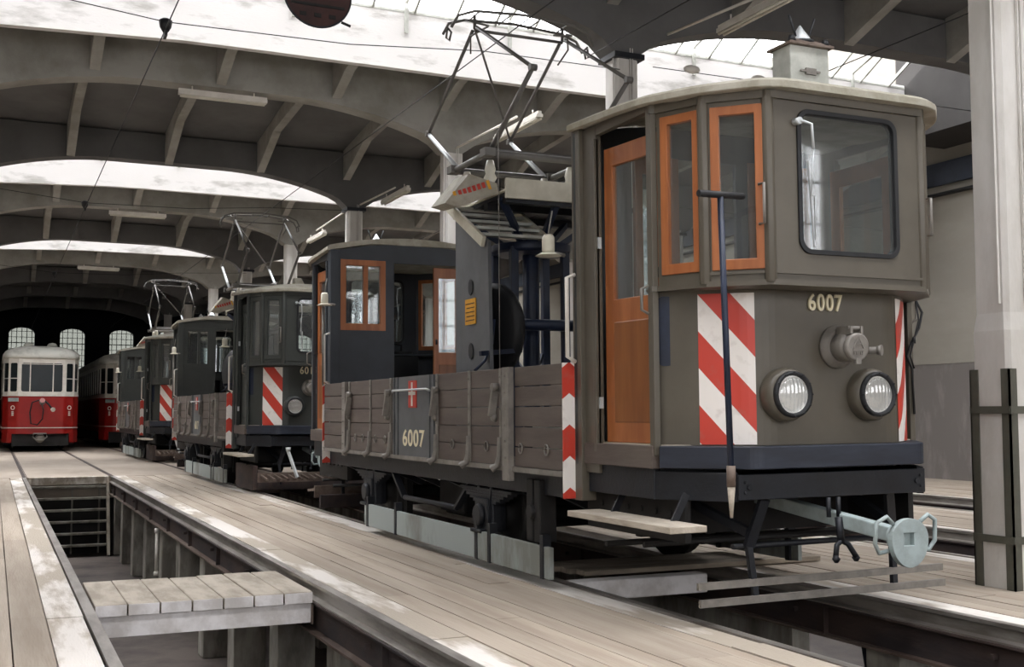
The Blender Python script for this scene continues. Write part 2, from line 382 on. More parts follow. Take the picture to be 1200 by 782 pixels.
# loose boards over the tram pit
for i in range(4):
    y = 7.2+i*.145
    t = MB(); t.box(3.85-i*.05, 5.95+.03*i, y, y+.14, .008, .045); o = t.build('loose_plank', 'oldplank', bevel=.005)
    tag(o, ['weathered loose plank across the rail under the front tram, nearest the camera', 'second weathered loose plank from the front under the near tram',
            'third weathered loose plank from the front under the near tram', 'farthest of the loose planks lying under the near tram'][i], 'plank', 'loose planks under the front tram')
t = MB(); t.box(TX2-G2+.03, 4.78, 7.04, 7.19, -.14, -.004); tag(t.build('timber_crossbeam', 'white_wood', bevel=.01), 'whitish timber beam spanning the pit under the front tram', 'beam')

# walls
b = MB(); b.box(XR, XR+.3, YN, YF, 2.06, 9); struct(b.build('wall_right', 'wall'))
b = MB(); b.box(XR-.02, XR+.3, YN, YF, -.1, 2.05); struct(b.build('wall_right', 'dado'))
b = MB(); b.box(XR-.03, XR+.0, YN, YF, 2.05, 2.1); struct(b.build('trim_1', 'wall'))
b = MB(); b.box(XR-.1, XR, YN, YF, 5.25, 5.65); struct(b.build('trim_2', 'band'))
b = MB(); b.box(XR-.14, XR, YN, YF, 5.06, 5.1); struct(b.build('trim_3', 'cable'))
b = MB(); b.box(XL-.3, XL, YN, YF, -1.5, 9); struct(b.build('wall_left', 'wall'))
b = MB()
fb = MB(); fb.plate((0, YN-.3, 0), (1, 0, 0), (0, 1, 0), .3, rect(XL, XR, -1.5, 9), [rect(x, x+2.1, 2.2, 5.8) for x in (-7.5, -4.9, -2.3, .3, 2.9, 5.5, 8.1, 10.7)]); struct(fb.build('wall_front', 'wall'))
for i, x in enumerate((-7.5, -4.9, -2.3, .3, 2.9, 5.5, 8.1, 10.7)):  # unseen windows behind the camera, added for front fill and reflections
    w = MB(); w.box(x, x+2.1, YN-.2, YN-.194, 2.2, 5.8); w_ = struct(w.build(f'window_{i+30}', 'fillglass'))
    g = MB()
    for q in range(6): g.box(x+q*.42-.02, x+q*.42+.02, YN-.19, YN-.16, 2.2, 5.8); g.box(x, x+2.1, YN-.19, YN-.16, 2.2+q*.72-.02, 2.2+q*.72+.02)
    g.build('glazing_bars', 'frame', w_)
    portal((x+1.05, YN-.15, 4.0), (R_(90), 0, 0), 2.1, 3.6)
hol = []
for i in range(-2, 7):
    cx = 1.12+i*2.235
    arch = [(cx-.56, 3.3), (cx+.56, 3.3), (cx+.56, 4.95)]+[(cx+.56*math.cos(R_(t)), 4.95+.28*math.sin(R_(t))) for t in (30, 60, 90, 120, 150)]+[(cx-.56, 4.95)]
    hol.append(arch)
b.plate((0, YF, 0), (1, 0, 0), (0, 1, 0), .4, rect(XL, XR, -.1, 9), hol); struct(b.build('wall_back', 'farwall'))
for i in range(-2, 7):
    cx = 1.12+i*2.235
    w = MB(); w.box(cx-.56, cx+.56, YF+.2, YF+.206, 3.3, 5.24); w_ = struct(w.build(f'window_{i+3}', 'oldglass'))
    g = MB()
    for q in range(-2, 3): g.box(cx+q*.22-.015, cx+q*.22+.015, YF+.17, YF+.19, 3.3, 5.23)
    for q in range(7): g.box(cx-.56, cx+.56, YF+.17, YF+.19, 3.42+q*.27-(.02 if q == 4 else .012), 3.42+q*.27+(.02 if q == 4 else .012))
    g.build('glazing_bars', 'frame', w_)

# roof: transverse arched beams at each row, slab vault, fascia and skylight
def crown(x):
    e = min(abs(x-c) for c in SUP)-.17
    t = max(0., 1-max(e, 0)/2.4)
    return 5.70-.46*t**2-(.12*(1-max(e, 0)/.3)**2 if e < .3 else 0)
def archbeam(k, top, mt):
    y = rowy(k); n = 160; b = MB()
    xs = [XL+(XR-XL)*i/n for i in range(n+1)]
    for th0, th1 in ((-.16, .16),):
        v = []
        for x in xs: v += [(x, y+th0, crown(x)), (x, y+th0, top), (x, y+th1, crown(x)), (x, y+th1, top)]
        f = []
        for i in range(n):
            a = i*4; c = a+4
            f += [(a, c, c+1, a+1), (a+2, a+3, c+3, c+2), (a, a+2, c+2, c), (a+1, c+1, c+3, a+3)]
        b.add(v, f)
    return b.build('ceiling', mt)
ribx = [COLX-.2+7.6/4.58*i for i in range(-9, 6)]
ribx = [x for x in ribx if XL < x < XR]
kinds = range(-2, 10)
for k in kinds:
    y = rowy(k)
    if k % 2 == 0:                      # row under a fascia
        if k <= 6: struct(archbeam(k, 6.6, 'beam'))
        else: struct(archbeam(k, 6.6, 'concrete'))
        fy = y-FO
        # vault slab from this row to the next
        b = MB()
        pts = [(fy+.1, 6.45), (y+.9, 6.6), (y+3.2, 6.42), (y+BAY+.5, 6.16)]
        b.loft([[(x, py, pz) for py, pz in pts]+[(x, py, pz+.18) for py, pz in pts[::-1]] for x in (XL, XR)]); struct(b.build('ceiling', 'concrete'))
        b = MB()
        for x in ribx:
            # bracket between fascia and arch
            P = [(fy+.12, 6.0), (fy+.3, 5.98), (y-.15, 5.74), (y-.15, 6.55), (fy+.12, 6.55)]
            b.loft([[(x+d, a, c) for a, c in P] for d in (-.07, .07)])
            P = [(y+.15, 5.95), (y+.9, 6.3), (y+BAY-1.5, 6.14), (y+BAY-.15, 5.66), (y+BAY-.15, 6.3), (y+3.2, 6.5), (y+.9, 6.7), (y+.15, 6.7)]
            b.loft([[(x+d, a, c) for a, c in P] for d in (-.07, .07)])
        struct(b.build('ceiling', 'beam'))
        # fascia, dips slightly towards the left bay
        if k <= 6 or True:
            n = 40; b = MB(); L1 = []
            for i in range(n+1):
                x = XL+(XE-XL)*i/n; s = (x-COLX) % 7.6; dz = -.0
                if s < 3.6 and x < 2.2: dz = -.045*((2.2-x)) if x > -1.3 else -.15
                L1.append([(x, fy, 5.99+dz), (x, fy+.12, 5.99+dz), (x, fy+.12, 6.87), (x, fy, 6.87)])
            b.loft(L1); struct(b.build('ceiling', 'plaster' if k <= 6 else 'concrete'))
    else:                               # row carrying the roof edge
        struct(archbeam(k, 6.2, 'beam' if False else 'concrete'))
        b = MB(); b.box(XL, XR, y+.16, y+.5, 5.98, 6.2); struct(b.build('ceiling', 'concrete'))
        b = MB(); b.box(XL, XR, y+.38, y+.5, 6.2, GL[1]); struct(b.build('ceiling', 'concrete'))
        ny = rowy(k+1)-FO
        if k+1 <= 6:
            g = MB(); ang = math.atan2(GL[1]-GL[0], ny-y-.4)
            g.add([(XL, y+.42, GL[1]), (XE, y+.42, GL[1]), (XE, ny+.02, GL[0]), (XL, ny+.02, GL[0])], [(0, 1, 2, 3)])
            wn = struct(g.build(f'window_{20+k}', 'skyglass'))
            g = MB(); x = XL
            while x < XE: g.bar((x, y+.42, GL[1]+.0), (x, ny+.02, GL[0]), .03, .05); x += .62
            for t in (.0, .33, .66, 1): g.bar((XL, y+.42+(ny-y-.4)*t, GL[1]+(GL[0]-GL[1])*t), (XE, y+.42+(ny-y-.4)*t, GL[1]+(GL[0]-GL[1])*t), .05, .04)
            x = COLX-7.6*2+.9
            for x in [COLX+1.6*i+.45 for i in range(-8, 6)]:
                g.bar((x, ny-.03, 6.5), (x, ny-.03, 7.0), .05, .03); g.bar((x, ny-.03, 6.95), (x+.0, ny-1.5, GL[0]+.62), .045, .045)
            g.build('glazing_bars', 'greybox', wn)
            g = MB(); g.box(XE, XE+.15, y+.3, ny+.2, 5.9, GL[1]+.1); g.box(XE+.15, XR, y+.3, ny+.2, 5.9, 6.1); struct(g.build('ceiling', 'shadetone'))  # cheek closing the skylight end, its shade painted in as a dark colour
        else:
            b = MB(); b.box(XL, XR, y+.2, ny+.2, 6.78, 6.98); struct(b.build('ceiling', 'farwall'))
# gable ends closing the roof above side walls happen inside the walls' height

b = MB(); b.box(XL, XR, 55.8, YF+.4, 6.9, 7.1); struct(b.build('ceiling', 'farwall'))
# columns
for k in range(0, 9):
    y = rowy(k); white = k % 2 == 0
    for ci, cx in enumerate((COLX, SUP[1], SUP[3])):
        if ci and k > 8: continue
        w = .155; b = MB()
        lev = [(0, .158), (1.72, .158), (1.84, .142), (5.2, .14), (5.75, .14)]
        ch = .03
        L1 = []
        for z, r in lev:
            L1.append([(cx-r, y-r+ch, z), (cx-r+ch, y-r, z), (cx+r-ch, y-r, z), (cx+r, y-r+ch, z), (cx+r, y+r-ch, z), (cx+r-ch, y+r, z), (cx-r+ch, y+r, z), (cx-r, y+r-ch, z)])
        b.loft(L1)
        o = b.build('concrete_column', 'column')
        pos = ['between the work trams and the right bay', 'left of the open pit', 'by the right wall'][ci]
        od = ['nearest', 'second', 'third', 'fourth', 'fifth', 'sixth', 'seventh', 'eighth', 'ninth'][k]
        tag(o, f'square concrete column {pos}, {od} of its row counting from the camera', 'column', 'concrete hall columns')
        gm = MB()
        for dx in (-.03, .0): gm.box(cx+.045+dx*1.0, cx+.055+dx, y-.166, y-.148, 1.9, 5.2)
        gm.box(cx-.166, cx-.148, y-.10, y-.09, 1.9, 5.2)
        gm.build('groove_trim', 'column', o)
        g = MB(); r = .168
        for sx in (-1, 1):
            for sy in (-1, 1):
                g.box(cx+sx*r-.012*(sx > 0)-.0, cx+sx*r+.012*(sx < 0), min(y+sy*r, y+sy*(r-.07)), max(y+sy*r, y+sy*(r-.07)), .0, 1.46)
                g.box(min(cx+sx*r, cx+sx*(r-.07)), max(cx+sx*r, cx+sx*(r-.07)), y+sy*r-.012*(sy > 0), y+sy*r+.012*(sy < 0), .0, 1.46)
        for z in (.32, 1.18):
            for s in (-1, 1):
                g.box(cx-r, cx+r, y+s*r-.006, y+s*r+.006, z-.02, z+.03); g.box(cx+s*r-.006, cx+s*r+.006, y-r, y+r, z-.02, z+.03)
        g.build('steel_corner_guard', 'post', o)
        if k % 2 == 1:
            g = MB(); g.box(cx-.19, cx+.19, y-.19, y+.19, 5.08, 5.14); g.build('head_bracket', 'frame', o)

# fluorescent fittings
def fixture(p, q, label, rod=None):
    p = Vector(p); q = Vector(q); e = empty('fluorescent_lamp', p, label, 'lamp', 'fluorescent strip lamps'); d = q-p
    t = MB(); t.bar((0, 0, 0), d, .09, .045); t.bar((0, 0, .04), d+Vector((0, 0, .04)), .05, .04); t.build('housing', 'white', e)
    sd = d.cross(Vector((0, 0, 1))).normalized()*.03
    for s in (-1, 1):
        t = MB(); t.tube([sd*s+Vector((0, 0, -.038))+d*.02, sd*s+Vector((0, 0, -.038))+d*.98], .016, 8); t.build('tube', 'porcelain', e)
    t = MB()
    for k in (.15, .85): t.tube([d*k+Vector((0, 0, .05)), d*k+Vector((0, 0, .12))], .01, 6)
    if rod: t.tube([d*.5+Vector((0, 0, .15)), Vector(rod)-p], .016, 6)
    t.build('hanger', 'white', e)
fixture((2.2, 15.93, 5.59), (3.42, 15.93, 5.59), 'long white strip lamp under the first full arch above the open pit')
fixture((2.2, 26.3, 5.59), (3.42, 26.3, 5.59), 'white strip lamp under the second white arch, smaller, at middle distance')
fixture((2.2, 36.67, 5.59), (3.42, 36.67, 5.59), 'white strip lamp under the farthest lit arch, left of the trams')
fixture((6.75, 8.3, 5.12), (6.75, 9.6, 5.12), 'strip lamp hanging at the top edge, above the roof of the front cab', (6.75, 10.6, 5.4))
fixture((6.3, 12.95, 5.0), (6.3, 14.35, 5.0), 'bright slanting strip lamp seen behind the pantograph arms', (6.3, 15.9, 5.2))
fixture((6.35, 18.2, 5.0), (6.35, 19.6, 5.0), 'dark strip lamp in front of the second dark column', (6.35, 21.0, 5.2))
fixture((6.3, 23.4, 5.0), (6.3, 24.8, 5.0), 'small white strip lamp on a slanting rod above the second work tram', (6.35, 21.4, 5.25))

# overhead line
def wire(pts, r, label, name='trolley_wire', group='overhead wires'):
    t = MB(); t.tube(pts, r, 5); return tag(t.build(name, 'cable'), label, 'wire', group)
wire([(TX1, -3, 4.58), (TX1, 10.1, 4.58), (TX1, 20, 4.6), (TX1, 50, 4.6)], .006, 'thin overhead trolley wire running away above the open pit track')
wire([(TX2, -3, 4.80), (TX2, 10.4, 4.78), (TX2, 21, 4.78), (TX2, 50, 4.78)], .006, 'thin overhead trolley wire above the grey work trams')
wire([(TX3, -3, 4.82), (TX3, 21, 4.8), (TX3, 45, 4.8)], .006, 'thin overhead trolley wire right of the trams above the third track')
wire([(5.75, -3, 4.76), (5.75, 10.6, 5.02)], .006, 'feeder wire running from the upper right to the dark column', 'feeder_wire')
for y, z in ((10.3, 4.62), (20.1, 4.66), (30.5, 4.66)):
    nm = {10.3: 'nearest', 20.1: 'middle', 30.5: 'farthest'}[y]
    wire([(-1.2, y, z+.28), (TX1, y, z+.03), (3, y, z+.06), (TX2, y, z+.18), (COLX-.15, y+.3, z+.3)], .005, f'span wire crossing above the tracks, {nm} of the three', 'span_wire')
    e = empty('wire_clamp', (TX1, y, z-.02), f'black wire clamp on the trolley wire above the open pit, on the {nm} span wire', 'clamp', 'wire clamps')
    t = MB(); t.lathe([(.02, -.05), (.05, 0), (.06, .06), (.03, .08)], (0, 0, 0), (0, 0, 1), 12); t.build('insulator', 'cable', e)
    t = MB(); t.box(-.012, .012, -.06, .06, -.09, -.04); t.build('clip', 'cable', e)
for i, x in enumerate((6.9, 7.8)):
    t = MB(); t.lathe([(.012, -.1), (.03, -.08), (.045, -.03), (.045, .03), (.03, .08), (.012, .1)], (x, 10.35, 4.95), (1, 0, .02), 10)
    tag(t.build('insulator', 'white'), f'small ribbed insulator on the span wire {"left" if i == 0 else "right"} of the roof box', 'insulator', 'span wire insulators')
wire([(COLX+.15, 10.4, 4.93), (XR, 10.4, 5.0)], .005, 'span wire with insulators over the right bay behind the roof box', 'span_wire')
wire([(COLX+.15, 16.2, 4.75), (XR, 16.2, 4.55)], .005, 'upper span wire between the front cab roof and the near column', 'span_wire')
# round disc hung from the wires
e = empty('round_sign', (2.08, 8.0, 4.24), 'dark rust-brown round disc hanging at the top edge of the picture', 'sign')
t = MB(); t.lathe([(.25, 0), (.25, .012)], (0, -.006, 0), (0, 1, 0), 48, False); t.build('disc', 'rustsign', e)
t = MB(); t.tube([(.25*math.cos(k*math.pi/24), 0, .25*math.sin(k*math.pi/24)) for k in range(49)], .009, 6); t.build('rim', 'frame', e)
t = MB(); t.box(-.2, .2, -.012, -.007, -.1, -.08); [t.box(x-.025, x+.025, -.012, -.007, -.18, -.15) for x in (-.11, 0, .11)]; t.build('faded_marks', 'under', e)
t = MB(); t.tube([(-.1, 0, .2), (-.1, 0, 1.6)], .006, 5); t.tube([(.1, 0, .2), (.1, 0, 1.6)], .006, 5); t.build('hanger', 'cable', e)
t = MB(); t.tube([(.18, 0, -.19), (.25, 0, -.21)], .01, 6); t.build('clip', 'cable', e)
# ------------------------------------------------------------------ trams
def rounded(pts, r, n=5):
    out = [Vector(pts[0])]
    for i in range(1, len(pts)-1):
        p, a, c = Vector(pts[i]), Vector(pts[i-1]), Vector(pts[i+1])
        da, dc = (a-p), (c-p); rr = min(r, da.length*.45, dc.length*.45)
        s, e = p+da.normalized()*rr, p+dc.normalized()*rr
        for j in range(n+1):
            t = j/n; out.append(s*(1-t)**2+p*2*t*(1-t)+e*t*t)
    out.append(Vector(pts[-1])); return [(v.x, v.y) for v in out]
def offset(path, d):
    """shift an open plan path to its outer side by d"""
    out = []; n = len(path)
    for i in range(n):
        a = Vector(path[max(i-1, 0)]); c = Vector(path[min(i+1, n-1)]); t = (c-a).normalized(); nn = Vector((t.y, -t.x))
        out.append((path[i][0]+nn.x*d, path[i][1]+nn.y*d))
    return out
def ribbon(mb, path, z0, z1, th):
    """upright strip following a plan path (given left to right across the front), thickness inward"""
    inn = offset(path, -th); v = []
    for (x, y), (a, c) in zip(path, inn): v += [(x, y, z0), (x, y, z1), (a, c, z1), (a, c, z0)]
    f = []
    for i in range(len(path)-1):
        p = i*4; q = p+4
        for j in range(4): f.append((p+j, q+j, q+(j+1) % 4, p+(j+1) % 4))
    k = (len(path)-1)*4; f += [(0, 1, 2, 3), (k+3, k+2, k+1, k)]
    mb.add(v, f); return mb
def slabpoly(mb, poly, z0, z1): mb.loft([[(x, y, z) for x, y in poly] for z in (z0, z1)]); return mb

UP = [(-.97, .56), (-.93, .545), (-.80, .246), (-.545, 0)]
UPF = UP+[(-x, y) for x, y in UP[::-1]]
DASH = rounded([(-.93, .60), (-.88, .55), (-.75, .42), (-.49, .20), (.52, .20), (.78, .42), (.88, .55), (.93, .60)], .11)
BUMP = rounded([(-.96, .52), (-.60, .10), (.60, .10), (.96, .52)], .06)
LEN = 8.75
def seg(a, b):
    a = Vector((*a, 0)); b = Vector((*b, 0)); d = b-a; l = d.length; u = d/l; n = Vector((-u.y, u.x, 0)); return a, u, n, l
def window(parent, T, a, u, n, u0, u1, z0, z1, wm, bar=.055, name='window_frame', mull=None, gl=True, pane='window_pane'):
    t = MB(T); holes = [rect(u0+bar, u1-bar, z0+bar*1.2, z1-bar)]
    t.plate(a-n*.012, u, n, .045, rect(u0, u1, z0, z1), holes); o = t.build(name, wm, parent, bevel=.004)
    return o
def pane(parent, T, a, u, n, u0, u1, z0, z1, d=.015):
    t = MB(T); t.plate(a+n*d, u, n, .004, rect(u0, u1, z0, z1)); return t.build('window_pane', 'glass', parent)

def make_cab(root, T, paint, inner, wm, number, rear, openwin=False):
    t = MB(T)
    # body shell above the waist
    for i in range(len(UPF)-1):
        a, u, n, l = seg(UPF[i], UPF[i+1])
        if l < .2: holes = []
        elif l > .9: holes = [rrect(l/2-.345, l/2+.345, 2.06, 2.845, .07)]
        else: holes = [rect(.035, l-.035, 1.965, 2.865)]
        t.plate(a, u, n, .035, rect(0, l, 1.88, 2.96), holes)
    for x, y in UPF[2:-2]:
        s = -1 if x < 0 else 1
        t.tube([(x, y+.015, 1.88), (x, y+.015, 2.96)], .036, 8)
    # side with doorway
    for s in (-1, 1):
        t.box(min(s*.97, s*.93), max(s*.97, s*.93), .545, .60, .93, 2.96)
        t.box(min(s*.97, s*.93), max(s*.97, s*.93), 1.20, 1.45, .80, 2.99)
        t.box(min(s*.97, s*.93), max(s*.97, s*.93), .60, 1.20, 2.92, 2.99)
        t.box(min(s*1.0, s*.90), max(s*1.0, s*.90), 1.37, 1.475, .62, 3.0)
        t.box(min(s*.985, s*.95), max(s*.985, s*.95), 1.20, 1.24, .93, 2.9)
    ribbon(t, DASH, .985, 1.885, .03)
    slabpoly(t, UPF+[(.97, .62), (-.97, .62)], 1.865, 1.885)
    cab = t.build('rear_cab' if rear else 'front_cab', paint, root, bevel=.004)
    t = MB(T)
    slabpoly(t, [(-.94, 1.45), (-.94, .56), (-.7, .4), (-.45, .22), (.45, .22), (.7, .4), (.94, .56), (.94, 1.45)], .95, .99); t.build('cab_floor', 'bleached', cab)
    for s in (-1, 1): t = MB(T); t.box(min(s*.985, s*.9), max(s*.985, s*.9), .56, 1.37, .855, .985); t.build('door_sill', 'boxwood', cab, bevel=.005)
    # ledge and mouldings under the windows
    t = MB(T); ribbon(t, offset(UPF, .018), 1.865, 1.895, .05); ribbon(t, offset(UPF[2:-2], .012), 1.93, 1.945, .03)
    t.build('waist_moulding', paint, cab)
    t = MB(T); ribbon(t, offset(UPF, .02), 2.9, 2.97, .03); t.build('cornice', paint, cab)
    # inner end wall
    top = [(x, 2.98+.12*(1-(x/1.0)**2)) for x in [1-.2*i for i in range(11)]]
    t = MB(T); t.plate((0, 1.42, 0), (1, 0, 0), (0, 1, 0), .03, [(-1, .85), (1, .85)]+top, [rect(.36, .87, 2.12, 2.88), rect(-.58, .25, 1.0, 2.88)])
    iw = t.build('inner_wall', inner, cab)
    o = window(cab, T, Vector((.0, 1.44, 0)), Vector((1, 0, 0)), Vector((0, -1, 0)), .35, .88, 2.10, 2.90, wm, .065)
    t = MB(T); t.box(.56, .61, 1.40, 1.45, 2.15, 2.85); t.build('window_bar', wm, cab)
    pane(cab, T, Vector((0, 1.43, 0)), Vector((1, 0, 0)), Vector((0, -1, 0)), .40, .84, 2.15, 2.85)
    # inner sliding door
    a, u, n = Vector((0, 1.38, 0)), Vector((1, 0, 0)), Vector((0, -1, 0))
    def doorleaf(a, u, n, u0, u1, z0, z1, par):
        t = MB(T); w = u1-u0; b_ = .09 if w > .4 else .06
        t.plate(a, u, n, .035, rect(u0, u1, z0, z1), [rect(u0+b_, u1-b_, z0+.88, z1-.12)])
        d = t.build('sliding_door', wm, par, bevel=.004)
        t = MB(T); t.plate(a-n*.004, u, n, .043, rect(u0+b_, u1-b_, z0+.12, z0+.74)); t.build('door_panel', 'wood2' if wm == 'wood' else wm, par, bevel=.006)
        t = MB(T); t.plate(a+n*.018, u, n, .004, rect(u0+b_-.01, u1-b_+.01, z0+.87, z1-.11)); t.build('door_pane', 'glass', par)
        for zz in (z0+1.0,):
            t = MB(T); q = a+u*(u1-.03); t.tube([q-n*.006+Vector((0, 0, zz-.03)), q-n*.006+Vector((0, 0, zz+.03))], .012, 8); t.build('door_pull', 'black', par)
        return d
    doorleaf(a, u, n, -.60, -.26, .99, 2.86, cab)
    # side doors (left one stands slightly inwards)
    for s in (-1, 1):
        if s < 0: A = Vector((-.915, 1.195, 0)); uu = Vector((.06, -.592, 0)).normalized(); nn = Vector((-uu.y, uu.x, 0))
        else: A = Vector((.915, .60, 0)); uu = Vector((0, 1, 0)); nn = Vector((-1, 0, 0))
        doorleaf(A, uu, nn, 0, .59, .992, 2.83, cab)
        for z in (1.2, 2.2): t = MB(T); t.box(s*.955-.012, s*.955+.012, 1.185, 1.2, z, z+.07); t.build('hinge', 'alu', cab)
    # facet windows
    for i in (2, 4) if False else range(len(UPF)-1):
        a, u, n, l = seg(UPF[i], UPF[i+1])
        if l < .2 or l > .9: continue
        window(cab, T, a, u, n, .03, l-.03, 1.955, 2.872, wm, .05)
        pane(cab, T, a, u, n, .07, l-.07, 2.0, 2.84)
    # windscreen
    a, u, n, l = seg(UPF[3], UPF[4])
    t = MB(T); t.plate(a-n*.012, u, n, .05, rrect(l/2-.36, l/2+.36, 2.045, 2.86, .08), [rrect(l/2-.333, l/2+.333, 2.072, 2.833, .06)]); t.build('windscreen_seal', 'black', cab, bevel=.005)
    t = MB(T); t.plate(a+n*.01, u, n, .004, rrect(l/2-.34, l/2+.34, 2.065, 2.84, .06)); t.build('windscreen', 'glass', cab)
    # wiper
    t = MB(T); p = Vector((-.37, -.02, 2.78)); t.lathe([(.02, 0), (.02, .05)], p+Vector((0, .02, 0)), (0, -1, 0), 10)
    t.tube([p+Vector((0, -.03, 0)), p+Vector((.06, -.05, -.02)), p+Vector((.07, -.05, -.16))], .009, 7)
    t.tube([p+Vector((.07, -.05, -.16)), p+Vector((.05, -.045, -.42)), p+Vector((.085, -.03, -.42)), p+Vector((.085, -.03, -.66))], .004, 6)
    t.bar(p+Vector((.055, -.02, -.22)), p+Vector((.085, -.02, -.7)), .007, .014); t.build('wiper', 'alu', cab)
    # grab handles, hooks
    for s in (-1, 1):
        x, y = s*.60, .03
        t = MB(T); t.tube([(x, y, 2.42), (x-.0*s, y-.045, 2.42), (x, y-.045, 2.2), (x, y, 2.2)], .009, 6); t.build('grab_handle', 'iron', cab)
        t = MB(T); t.tube([(s*.985, .57, 1.9), (s*1.03, .57, 1.88), (s*1.03, .57, 1.76), (s*.985, .57, 1.74)], .009, 6); t.build('grab_handle', 'iron', cab)
    for s in (-1, 1): t = MB(T); t.tube([(s*1.0, 1.44, 2.06), (s*1.06, 1.44, 2.04), (s*1.06, 1.44, 1.53), (s*1.0, 1.44, 1.50)], .014, 8); t.build('entry_handrail', 'white', cab)
    # ventilator slot in the side of the dash
    for s in (-1, 1):
        t = MB(T); A = Vector((s*.905, .56, 0)); t.plate(Vector((-.922, .588, 0)) if s < 0 else Vector((.84, .512, 0)), Vector((.78, -.62, 0)).normalized() if s < 0 else Vector((.78, .62, 0)).normalized(), (-.62*1, -.78, 0) if s < 0 else (.62, -.78, 0), .006, rrect(.005, .10, 1.44, 1.84, .035)); t.build('vent_grille', 'blueiron', cab)
    # hazard stripes on the dash
    for s, x0, x1, mt in ((-1, -.755, -.50, 'str_l'), (1, .515, .80, 'str_r')):
        pts = [p for p in offset(DASH, .004)]
        acc = 0; strip = []
        fine = []
        for p, q in zip(pts, pts[1:]):
            for j in range(6): fine.append((p[0]+(q[0]-p[0])*j/6, p[1]+(q[1]-p[1])*j/6))
        strip = [p for p in fine if x0 <= p[0] <= x1]
        t = MB(T); ul = 0; vs = []; fs = []; uv = {}
        for j, p in enumerate(strip):
            if j: ul += math.dist(p, strip[j-1])
            for z in (.992, 1.845): uv[len(vs)] = (ul, z); vs.append((*p, z))
        for j in range(len(strip)-1): fs.append((2*j, 2*j+2, 2*j+3, 2*j+1))
        t.add(vs, fs); t.uv = uv; t.build('hazard_stripes', mt, cab, recalc=False)
    # number on the dash
    if number: text(number, .135 if number == '6007' else .15, (T or Matrix())@Matrix.Translation((-.03 if number == '6007' else -.12, .19, 1.795))@Matrix.Rotation(R_(90), 4, 'X'), 'number', cab, sx=.82, off=.002, ext=.006, spacing=1.15)
    # headlights
    for x in (-.34, .27):
        t = MB(T); t.lathe([(.14, -.03), (.152, .0), (.152, .05), (.135, .085), (.11, .085)], (x, .2, 1.27), (0, -1, 0), 28); hl = t.build('headlight', paint, cab)
        t = MB(T); t.lathe([(.13, .07), (.13, .105), (.112, .112), (.104, .09)], (x, .2, 1.27), (0, -1, 0), 28)
        for k in range(12):
            an = k*math.pi/6; t.lathe([(.006, .105), (.006, .115)], (x+.121*math.cos(an), .2, 1.27+.121*math.sin(an)), (0, -1, 0), 6)
        t.build('headlight_rim', 'black', cab)
        t = MB(T); t.lathe([(.012, .04), (.05, .055), (.088, .078), (.108, .092)][::-1], (x, .2, 1.27), (0, -1, 0), 24); t.build('reflector', 'chrome', cab)
        t = MB(T); t.lathe([(.106, .09), (.085, .105), (.045, .114), (.001, .117)], (x, .2, 1.27), (0, -1, 0), 24); t.build('headlight_lens', 'lens', cab)
    # jumper socket
    c0 = Vector((.05 if number == '6007' else -.1, .2, 1.545))
    t = MB(T); t.lathe([(.125, 0), (.125, .02), (.105, .03), (.1, .05)], c0, (0, -1, 0), 24); t.lathe([(.085, .0), (.085, .12), (.07, .15)], c0, (0, -1, -.05), 20)
    t.lathe([(.075, .15), (.08, .16), (.08, .185), (.07, .19)], c0, (0, -1, -.05), 20)
    t.box(c0.x-.045, c0.x-.03, .02, .14, 1.61, 1.655); t.box(c0.x+.03, c0.x+.045, .02, .14, 1.61, 1.655); t.tube([(c0.x-.05, .04, 1.645), (c0.x+.05, .04, 1.645)], .012, 8)
    t.tube([(c0.x+.07, .12, 1.53), (c0.x+.13, .06, 1.52), (c0.x+.16, .02, 1.52)], .022, 10); t.lathe([(.026, 0), (.032, .025)], (c0.x+.155, .03, 1.52), (.5, -.8, 0), 12)
    t.box(c0.x-.018, c0.x+.018, .01, .03, 1.44, 1.475)
    so = t.build('jumper_socket', 'iron', cab)
    t = MB(T)
    for (p, q) in (((-.035, -.015), (0, .05)), ((0, .05), (.035, -.015)), ((-.02, .01), (.02, .01)), ((-.042, -.025), (.042, -.025))):
        t.bar((c0.x+p[0], .008, 1.545+p[1]), (c0.x+q[0], .008, 1.545+q[1]), .008, .008, (0, 1, 0))
    for k in range(5): t.box(c0.x-.035+k*.015, c0.x-.027+k*.015, .004, .012, 1.492, 1.51)
    t.build('socket_emblem', 'iron', cab)
    # bumper
    t = MB(T); ribbon(t, BUMP, .86, .975, .05); slabpoly(t, BUMP+[(.9, .56), (-.9, .56)], .962, .985); t.build('bumper', 'frame2', cab, bevel=.006)
    # roof
    ol = [(-1.035, 1.47), (-1.035, .9)]+rounded([(-1.035, .75), (-1.02, .50), (-.86, .19), (-.58, -.08), (.60, -.08), (.88, .19), (1.02, .50), (1.035, .75)], .14, 4)+[(1.035, .9), (1.035, 1.47)]
    # extra points along the back edge
    ol += [(1.035-.25875*i, 1.47) for i in range(1, 8)]
    def zo(x, y): return 2.985+.055*min(1, max(0, (y-.4)/.9))+.13*(1-(x/1.06)**2)*min(1, max(.12, (y+.0)/1.4))
    Lp = [[(x*.985, y, zo(x, y)-.05) for x, y in ol], [(x, y, zo(x, y)-.045) for x, y in ol], [(x, y, zo(x, y)-.012) for x, y in ol]]
    for s in (.975, .9, .75, .5, .25, .04):
        Lp.append([(x*s, .85+(y-.85)*s if y < 1.45 else y-(1-s)*.0-.0, 0) for x, y in ol])
        Lp[-1] = [(x, y, (zo(xx, yy) if yy < 1.45 else 0)+((3.15-zo(xx, yy))*(1-s*s) if yy < 1.45 else zo(x, 1.47))) for (x, y, _), (xx, yy) in zip(Lp[-1], ol)]
    t = MB(T); t.loft(Lp, smooth=False); rf = t.build('cab_roof', 'roofpaint', cab)
